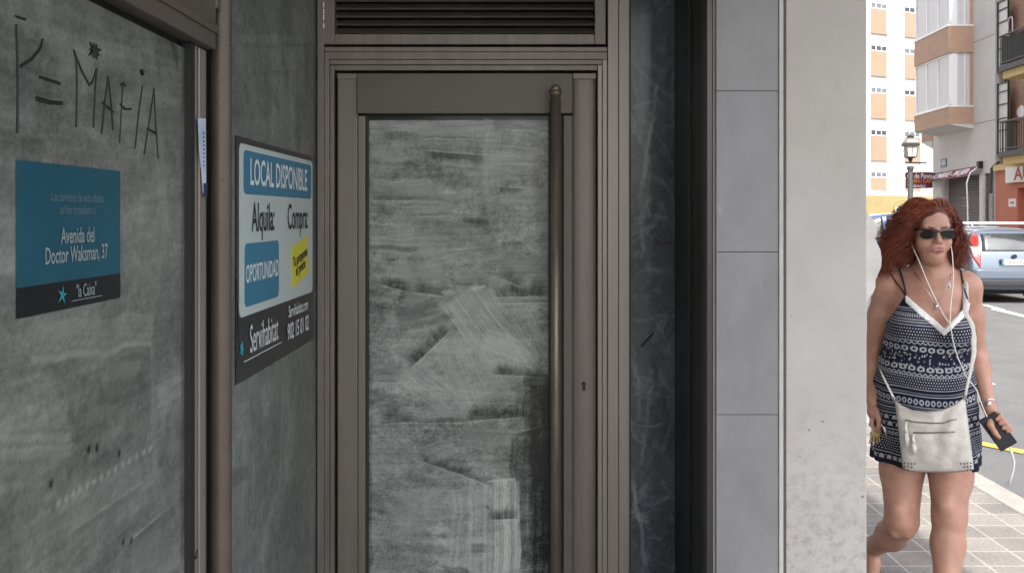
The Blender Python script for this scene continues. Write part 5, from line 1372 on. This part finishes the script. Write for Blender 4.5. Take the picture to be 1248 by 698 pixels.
for k in range(5500):
    # root on the scalp
    th = hr.uniform(-math.pi,math.pi); ph = math.asin(hr.uniform(-.35,1))
    r3 = np.array((math.sin(th)*math.cos(ph), math.cos(th)*math.cos(ph), math.sin(ph)))   # (r,f,u) about the skull
    if r3[1] > .35 and r3[2] < .62-.10*(abs(r3[0])>.5): continue
    if abs(th) < 1.1 and ph < .45: continue
    side = 1 if r3[0]-hr.normal(.18,.22) > 0 else -1
    root = H(r3[0]*.080, -.020+r3[1]*.092, .034+r3[2]*.080)
    out = np.array(rt)*side*(.55+.45*abs(r3[0]))+np.array(fr)*(r3[1]*.28-.20)
    vol = (hr.uniform(.025,.066) if side<0 else hr.uniform(.010,.042)); 
    Lz = hr.uniform(.15,.235)*(1 if ph>-.2 else .85)
    spread = hr.uniform(.015,.068) if side<0 else hr.uniform(.0,.020)
    t = np.linspace(0,1,SEG)
    rise = (.014+.02*hr.random())*np.sin(np.clip(t*3.0,0,1)*math.pi)*max(0,r3[2])
    top = max(0,r3[2])
    go = 1-np.exp(-4.2*t)
    # strands starting on the crown first travel to the side of the head
    travel = np.array(rt)*side*max(0,.078-abs(r3[0])*.080)*1.0
    if 3500 < k < 4000: root = H(hr.uniform(-.03,.03), hr.uniform(-.06,.055), .100+hr.uniform(-.004,.006)); r3 = np.array((0,.2,.95)); out = out*.5; spread *= .4
    fly = 4000 <= k < 4600
    if k >= 4600:      # the hairline, swept up off the forehead and back
        rr_ = hr.uniform(-.070,.070); side = 1 if rr_ > hr.normal(.012,.02) else -1
        root = H(rr_, .074*math.sqrt(max(.05,1-(rr_/.082)**2))-.004-hr.uniform(0,.03), .066+hr.uniform(-.004,.024)-6.*rr_*rr_*.9); out = np.array(rt)*side*.62-np.array(fr)*.50; Lz *= .85; r3 = np.array((rr_/.08,.5,.95)); travel = np.array(rt)*side*max(0,.074-abs(rr_))
    if fly: vol *= 1.5; spread = spread*1.35+.01
    rise = (.012+.02*hr.random())*np.sin(np.clip(t*3.0,0,1)*math.pi)*max(0,r3[2]); top = max(0,r3[2])
    drop = Lz*(.6 if 3500 < k < 4000 else 1)*t**(1.25+.5*top)+ (.034+r3[2]*.080)*.0
    Pp = root[None]+out[None]*vol*go[:,None]+travel[None]*(1-np.exp(-3.2*t))[:,None]+np.array(rt)[None]*side*spread*(t**1.8)[:,None]
    Pp[:,2] += rise-drop
    Pp += np.array(fr)[None]*(-.030*t)[:,None]
    f0 = hr.uniform(5,10); phs = hr.uniform(0,6.28); am = hr.uniform(.004,.013)*np.clip(t*3,0.3,1)*(1.5 if fly else 1)
    Pp[:,0] += am*np.sin(f0*6.28*t*.55+phs); Pp[:,1] += am*np.cos(f0*6.28*t*.55+phs); Pp[:,2] += .5*am*np.sin(f0*6.28*t*.55+phs*2)
    # keep the face clear
    L_ = Pp-HC; r_,f_,u_ = L_@rt, L_@fr, L_@upv
    lim = np.where(u_<.050, .068, 0.); m = (f_>-.012)&(np.abs(r_)<lim)
    Pp[m] += np.outer(np.sign(side)*(lim[m]-side*r_[m]).clip(0,.08)*1.0, rt)
    rad = (.55 if fly else 1)*hr.uniform(.0008,.0016)*(1-.7*t**2)
    T = np.gradient(Pp,axis=0); T /= np.linalg.norm(T,axis=1)[:,None]+1e-9
    A_ = np.cross(T,(0,0,1.)); A_ /= np.linalg.norm(A_,axis=1)[:,None]+1e-6; B_ = np.cross(T,A_)
    rg = np.stack([Pp+rad[:,None]*(math.cos(q)*A_+math.sin(q)*B_) for q in (0,2.094,4.189)],1)
    idx = (np.arange(SEG)*3)[:,None]+np.arange(3)[None]+nv
    QH.append(np.stack([idx[:-1],np.roll(idx[:-1],-1,1),np.roll(idx[1:],-1,1),idx[1:]],-1).reshape(-1,4)); VH.append(rg.reshape(-1,3))
    base_t = hr.uniform(.2,1.0); TH.append(np.repeat(np.clip(base_t+.1*np.sin(t*9),0,1),3)); nv += SEG*3
VH = np.concatenate(VH); QH = np.concatenate(QH); TH = np.concatenate(TH)
hair = wpart('hair', VH, QH, hm)
a_ = hair.data.attributes.new('tint','FLOAT','POINT'); a_.data.foreach_set('value', TH.astype(np.float32))
# ---- necklace, earphones, watch, sandals
silver = mat('silver', (.65,.65,.66), rough=.25, metal=1.)
pend = outer.snap(wl(1142,370,-.12),.006)
g = cord([(-.045,-.02,1.39),wl(1124,345,-.09),wl(1134,360,-.11),pend,wl(1150,356,-.11),wl(1158,342,-.09),(.085,-.01,1.385)],.0012,.001,'n',silver,6)
g.tube([Vector(pend),Vector(pend)+Vector((0,-.003,-.009)),Vector(pend)+Vector((0,-.003,-.018))],[.004,.007,.003],10)
wbuild(g,'necklace',silver)
white_c = mat('earphone_white', (.70,.68,.64), rough=.4)
el = H(-.080,.004,-.014); er = H(.080,.004,-.014)
g = MB(); J = wl(1163,385,-.155)
cord([el+(-.006,-.012,0), wl(1112,300,-.07), wl(1120,318,-.10), wl(1131,345,-.11), wl(1143,370,-.125), wl(1152,387,-.15), wl(1158,394,-.16)],.0019,.002,'e',white_c,6,g=g)
cord([er+(.002,-.012,0), wl(1161,315,-.06), wl(1162,335,-.085), wl(1161,352,-.10), wl(1158.5,375,-.12), wl(1158,394,-.16)],.0019,.002,'e',white_c,6,g=g)
cord([wl(1158,394,-.16),wl(1161,412,-.16),wl(1166,432,-.15),wl(1173,448,-.15),wl(1178,460,-.155),wl(1190,474,-.16),wl(1196,492,-.165),wl(1203,508,-.17)],.0021,.003,'e',white_c,6,g=g)
g.tube([Vector(outer.snap(wl(1162,338,-.09),.003)),Vector(outer.snap(wl(1161.5,347,-.09),.003))],.0034,8)
for c in (el,er): g.tube([Vector(c)+Vector((0,-.004,0)),Vector(c)+Vector((0,-.018,.002))],[.007,.005],8)
wbuild(g,'earphones',white_c)
g = MB(); wv = Vector(wL_)
wd = (Vector(eL)-wv).normalized(); s1_ = wd.cross(Vector((0,1,0))).normalized(); s2_ = wd.cross(s1_)
g.tube([wv+wd*.012+(s1_*math.cos(a*.3927)+s2_*math.sin(a*.3927))*.0275 for a in range(17)],.004,6)
g.tube([wv+wd*.012+Vector((.0,-.026,0)),wv+wd*.012+Vector((.002,-.035,0))],.012,12)
wbuild(g,'watch',silver)
g = MB(); g.tube([wv-wd*.002+(s1_*math.cos(a*.3927)+s2_*math.sin(a*.3927))*.0262 for a in range(17)],.0022,6); wbuild(g,'bracelet',mat('bracelet_red',(.30,.04,.06),rough=.6))
sand = mat('sandal_brown', (.10,.045,.03), rough=.6, var=.2, vscale=20)
def sandal(an, hl, bl, te, name='sandal'):
    g = MB(); an,hl,bl,te = map(lambda v: Vector(v),(an,hl,bl,te))
    d = (te-hl).normalized()
    dn_ = Vector((0,-.25 if hl.z>.1 else 0,-1)).normalized()
    for a,b in ((hl,bl),(bl,te)):
        pass
    L_ = [hl+Vector((0,.028,0))+dn_*.028, (hl+bl)/2+dn_*.030, bl+dn_*.028, te+Vector((0,-.03,0))+dn_*.016]
    w_ = [.030,.033,.044,.030]
    top = []
    for i in range(3):
        a,b = L_[i],L_[i+1]
        for k in range(4): top.append((a.lerp(b,k/4), w_[i]*(1-k/4)+w_[i+1]*k/4))
    top.append((L_[3],w_[3]*.6)); left = [p+Vector((-w,0,0)) for p,w in top]; right = [p+Vector((w,0,0)) for p,w in top]
    for i in range(len(top)-1):
        g.prism([left[i],right[i],right[i+1],left[i+1]], dn_*.014)
    def ring(c, ax, r, w):
        ax = ax.normalized(); s = ax.cross(Vector((1,0,0))).normalized(); t_ = Vector((1,0,0))
        q = [c+(t_*math.cos(k*.3927)+s*math.sin(k*.3927))*r for k in range(17)]
        for i in range(16):
            g.prism([q[i]-ax*w,q[i+1]-ax*w,q[i+1]+ax*w,q[i]+ax*w],(q[i]-c).normalized()*.004)
    return g, ring
g, ring = sandal(fl, fl+Vector((0,.02,-.045)).to_tuple(), fl+np.array((0,-.06,-.058)), fl+np.array((-.004,-.14,-.076)))
ring(Vector(fl)+Vector((0,0,.01)), Vector((0,.2,1)), .040, .007); ring(Vector(fl)+Vector((0,-.10,-.068)), Vector((0,1,.3)), .040, .012)
g.build('sandal', sand, person)
g, ring = sandal(fr_, heel, ball, toe)
ring(Vector(fr_)+Vector((0,.0,.006)), Vector(kR)-Vector(aRk), .0405, .007); ring(Vector(ball)*.6+Vector(toe)*.4, Vector(ball)-Vector(toe), .040, .012)
g.tube([Vector(heel)+Vector((-.03,.0,-.02)),Vector(heel)+Vector((-.02,.03,.02)),Vector(heel)+Vector((.02,.03,.02)),Vector(heel)+Vector((.03,0,-.02))],.005,6)
g.build('sandal', sand, person)

# ---- things she carries
def wp(px,py,dy=0): return wa(px,py,-.215+dy)
bagm = mat('cream_leather', (.50,.47,.435), rough=.5, var=.12, vscale=12, bump=.6, bscale=28, coat=.1)
t = thing('handbag', 'cream leather crossbody handbag with two zips hanging at the front of the woman', 'handbag', wp(1143,574))
g = MB()
top = [(1089.5,485),(1098,494),(1112,500),(1130,502),(1150,499),(1165,492),(1175.5,484)]
NXb, NYb = 26, 22; V = []; Fq = []
def bagpt(u, v):
    x0 = 1089.5+(1100-1089.5)*v**.8; x1 = 1175.5+(1187-1175.5)*v**.9
    px = x0+(x1-x0)*u; ti = np.interp(x0*0+1089.5+86*u,[p[0] for p in top],[p[1] for p in top]); yb_ = 574.3+1.2*math.sin(math.pi*u)-1.5*(abs(2*u-1)**8)*2
    return px, ti+(yb_-ti)*v
for side in (0,1):
    for i in range(NXb+1):
        for j in range(NYb+1):
            u,v = i/NXb,j/NYb; px,py = bagpt(u,v)
            bl = math.sin(math.pi*min(max(u,0),1))**.45*math.sin(math.pi*min(.12+v*.88,1.))**.5
            fol = .006*math.sin(u*14+v*5+2*math.sin(v*4))*math.sin(v*5)*(1-v*.6)+.006*math.sin(v*30+u*5+math.sin(u*9))*(1-v)**2+.004*math.sin(u*23+v*13)*math.sin(v*7)
            d = (-.030*bl-fol*bl if side==0 else .020*bl)
            p = wp(px,py)+LV((0,d,0)); V.append(tuple(p))
    b0 = side*(NXb+1)*(NYb+1)
    for i in range(NXb):
        for j in range(NYb):
            a = b0+i*(NYb+1)+j; q = (a,a+1,a+NYb+2,a+NYb+1); Fq.append(q if side==0 else q[::-1])
meb = bpy.data.meshes.new('bag_body'); meb.from_pydata(V,[],Fq); bmx = bmesh.new(); bmx.from_mesh(meb); bmesh.ops.remove_doubles(bmx,verts=bmx.verts,dist=.0008); bmesh.ops.recalc_face_normals(bmx,faces=bmx.faces); bmx.to_mesh(meb); bmx.free()
bagb = link_mesh('bag_body', meb, bagm, t, smooth=True)
zipm = mat('zip_metal', (.20,.19,.17), rough=.4, metal=.6)
def onbag(px,py,e=.004):
    return wp(px,py)+LV((0,-.034-e,0))
g = MB(); g.tube([onbag(a,b) for a,b in ((1103,509),(1115,511.5),(1135,513),(1150,513),(1158,509.5),(1166,508.5))],.0026,6,flat=(0,1,0)); g.build('zip', zipm, t, smooth=True)
g = MB(); g.tube([onbag(a,b) for a,b in ((1113,524.5),(1130,524.8),(1150,524.2),(1163.5,523.5))],.0030,6,flat=(0,1,0)); g.build('zip', zipm, t, smooth=True)
for x,y,l in ((1105,511,30),(1114,526,25)):
    g = MB(); g.tube([onbag(x,y,.006),onbag(x-1,y+l*.35,.008),onbag(x+1,y+l*.7,.008),onbag(x+.5,y+l,.007)],[.004,.006,.009,.007],8,flat=(0,1,0))
    g.tube([onbag(x-.5,y+l*.3,.010),onbag(x-.5,y+l*.42,.011)],.007,8); g.build('tassel', bagm, t, smooth=True)
dk = mat('eyelet_brown', (.12,.09,.07), rough=.4, metal=.4)
for bx0,sg in ((1103,1),(1183,-1)):
    g = MB()
    for i in range(4):
        for j in range(3):
            if i+(2-j) > 3: continue
            c = wp(bx0+sg*i*4.1, 571-(2-j)*0-(j)*4.4+0)+LV((0,-.010-.006*min(i,2)-.004*j,0)); g.tube([c,c+LV((0,-.006,0))],.0034,8)
    g.build('eyelets', dk, t)
g = MB(); 
st_l = [wp(1089.8,486),wp(1084,474,.03),wp(1076.5,459,.07),wp(1072,449,.14)]
g.tube(st_l,.0042,8,flat=(0,1,0)); g.build('strap', bagm, t, smooth=True)
shp = [LW(outer.snap(wl(a,b,c),.004)) for a,b,c in ((1188,412,-.12),(1187.5,395,-.12),(1185,377,-.11),(1181,360,-.09),(1177,346,-.04),(1173,337,.03))]
g = MB(); g.tube([wp(1175.8,486),wp(1178.5,472,.02),wp(1183,452,.04),wp(1187,430,.06)]+shp+[LW((.11,.11,1.33)),LW((.05,.15,1.18)),LW((-.1,.17,1.05))],[.005,.005,.006,.009]+[.0115]*9,8,flat=(.25,1,0)); 
g.build('strap', bagm, t, smooth=True)
for a in (wp(1175.6,484,-.004),wp(1090,486,-.004)):
    MB().tube([a+LV((.006*math.cos(k*.785),0,.009*math.sin(k*.785))) for k in range(9)],.0016,6).build('ring', zipm, t)
# phone
t = thing('phone', 'dark phone with a white charging cord held low in the woman\'s hand at the roadside', 'phone', LW(pc))
def PH(p): q = pc+pw*p[0]+pa*p[1]+pn*p[2]; return LW(q)
MB(PH).box((-.034,-.066,-.005),(.034,.066,.0055)).build('case', mat('phone_black',(.006,.005,.007),rough=.45,spec=.25), t, .004)
MB(PH).box((-.031,-.061,.0056),(.031,.061,.0062)).build('screen', mat('phone_screen',(.007,.005,.009),rough=.4,spec=.25), t)
cb_ = [PH((.0,.070,0))]+[wa(a,b,-.165) for a,b in ((1233,552),(1236,562),(1235,572),(1232,582),(1229,591))]
MB().tube(cb_,[.0035]+[.0042]*5,8).build('cord', white_c, t, smooth=True)
# keys
t = thing('keys', 'bunch of brass and steel keys dangling from the woman\'s other hand beside the pillar', 'keys', wa(1064,528,-.09))
brass = mat('brass', (.55,.40,.16), rough=.3, metal=1.)
kc = wa(1066,521,-.075)
MB().tube([kc+Vector((.013*math.cos(k*.5236),.004*math.sin(k*.5236),.013*math.sin(k*.5236))) for k in range(13)],.0014,6).build('key_ring', silver, t)
for k,(dx_,dz_,m_) in enumerate(((-.014,-.052,brass),(-.004,-.058,silver),(.006,-.05,brass),(.016,-.055,brass))):
    a = kc+Vector((dx_*.4,-.002*k,-.012)); b_ = a+Vector((dx_,-dx_*.3,dz_)); mid = a.lerp(b_,.36); d = (b_-a).normalized(); s_ = Vector((d.z,0,-d.x))
    g = MB(); g.prism([a+s_*.004,a.lerp(mid,.4)+s_*.010,mid+s_*.008,mid+s_*.0035,b_+s_*.003,b_-s_*.002,mid.lerp(b_,.7)-s_*.006,mid.lerp(b_,.5)-s_*.003,mid-s_*.0035,mid-s_*.008,a.lerp(mid,.4)-s_*.010,a-s_*.004],(0,.002,0))
    g.build('key', m_, t)
g = MB(); g.tube([wa(1073,515,-.10),wa(1078,522,-.11),wa(1081,532,-.115)],[.004,.0045,.003],8); g.build('fob', silver, t, smooth=True)
# ============================================================ LIGHT AND CAMERA
SUN_EL, SUN_AZ = math.radians(52), math.radians(6)   # azimuth from straight behind the camera towards the right
sd_ = Vector((math.sin(SUN_AZ)*math.cos(SUN_EL), -math.cos(SUN_AZ)*math.cos(SUN_EL), math.sin(SUN_EL)))
w = bpy.data.worlds.new('World'); scene.world = w; w.use_nodes = True; nt = w.node_tree
sky = nt.nodes.new('ShaderNodeTexSky'); sky.sky_type = 'NISHITA'; sky.sun_disc = False; sky.sun_elevation = SUN_EL
sky.sun_rotation = math.atan2(sd_.x, sd_.y); sky.air_density = 1.; sky.dust_density = 3.; sky.ozone_density = 1.
bg = nt.nodes['Background']; bg.inputs['Strength'].default_value = SKY_STR
hz = nt.nodes.new('ShaderNodeHueSaturation'); hz.inputs['Saturation'].default_value = .5   # a hazy summer sky
nt.links.new(sky.outputs[0], hz.inputs['Color']); nt.links.new(hz.outputs[0], bg.inputs['Color'])
sl = bpy.data.lights.new('sun','SUN'); sl.energy = SUN_STR; sl.angle = math.radians(1.2); sl.color = (1,.95,.88)
so = bpy.data.objects.new('sun', sl); COL.objects.link(so); so.rotation_euler = (-sd_).to_track_quat('-Z','Y').to_euler()
cam = bpy.data.cameras.new('camera'); co = bpy.data.objects.new('camera', cam); COL.objects.link(co); scene.camera = co
cam.sensor_width = 36; cam.lens = 36*F/1248.; cam.shift_y = -(349-HY)/1248.; cam.clip_start = .05; cam.clip_end = 2000
co.location = (0,0,CZ); co.rotation_euler = (math.radians(90),0,0)
vs = scene.view_settings; vs.view_transform = 'Standard'; vs.look = 'None'; vs.exposure = EXPO; vs.gamma = 1; vs.use_curve_mapping = False
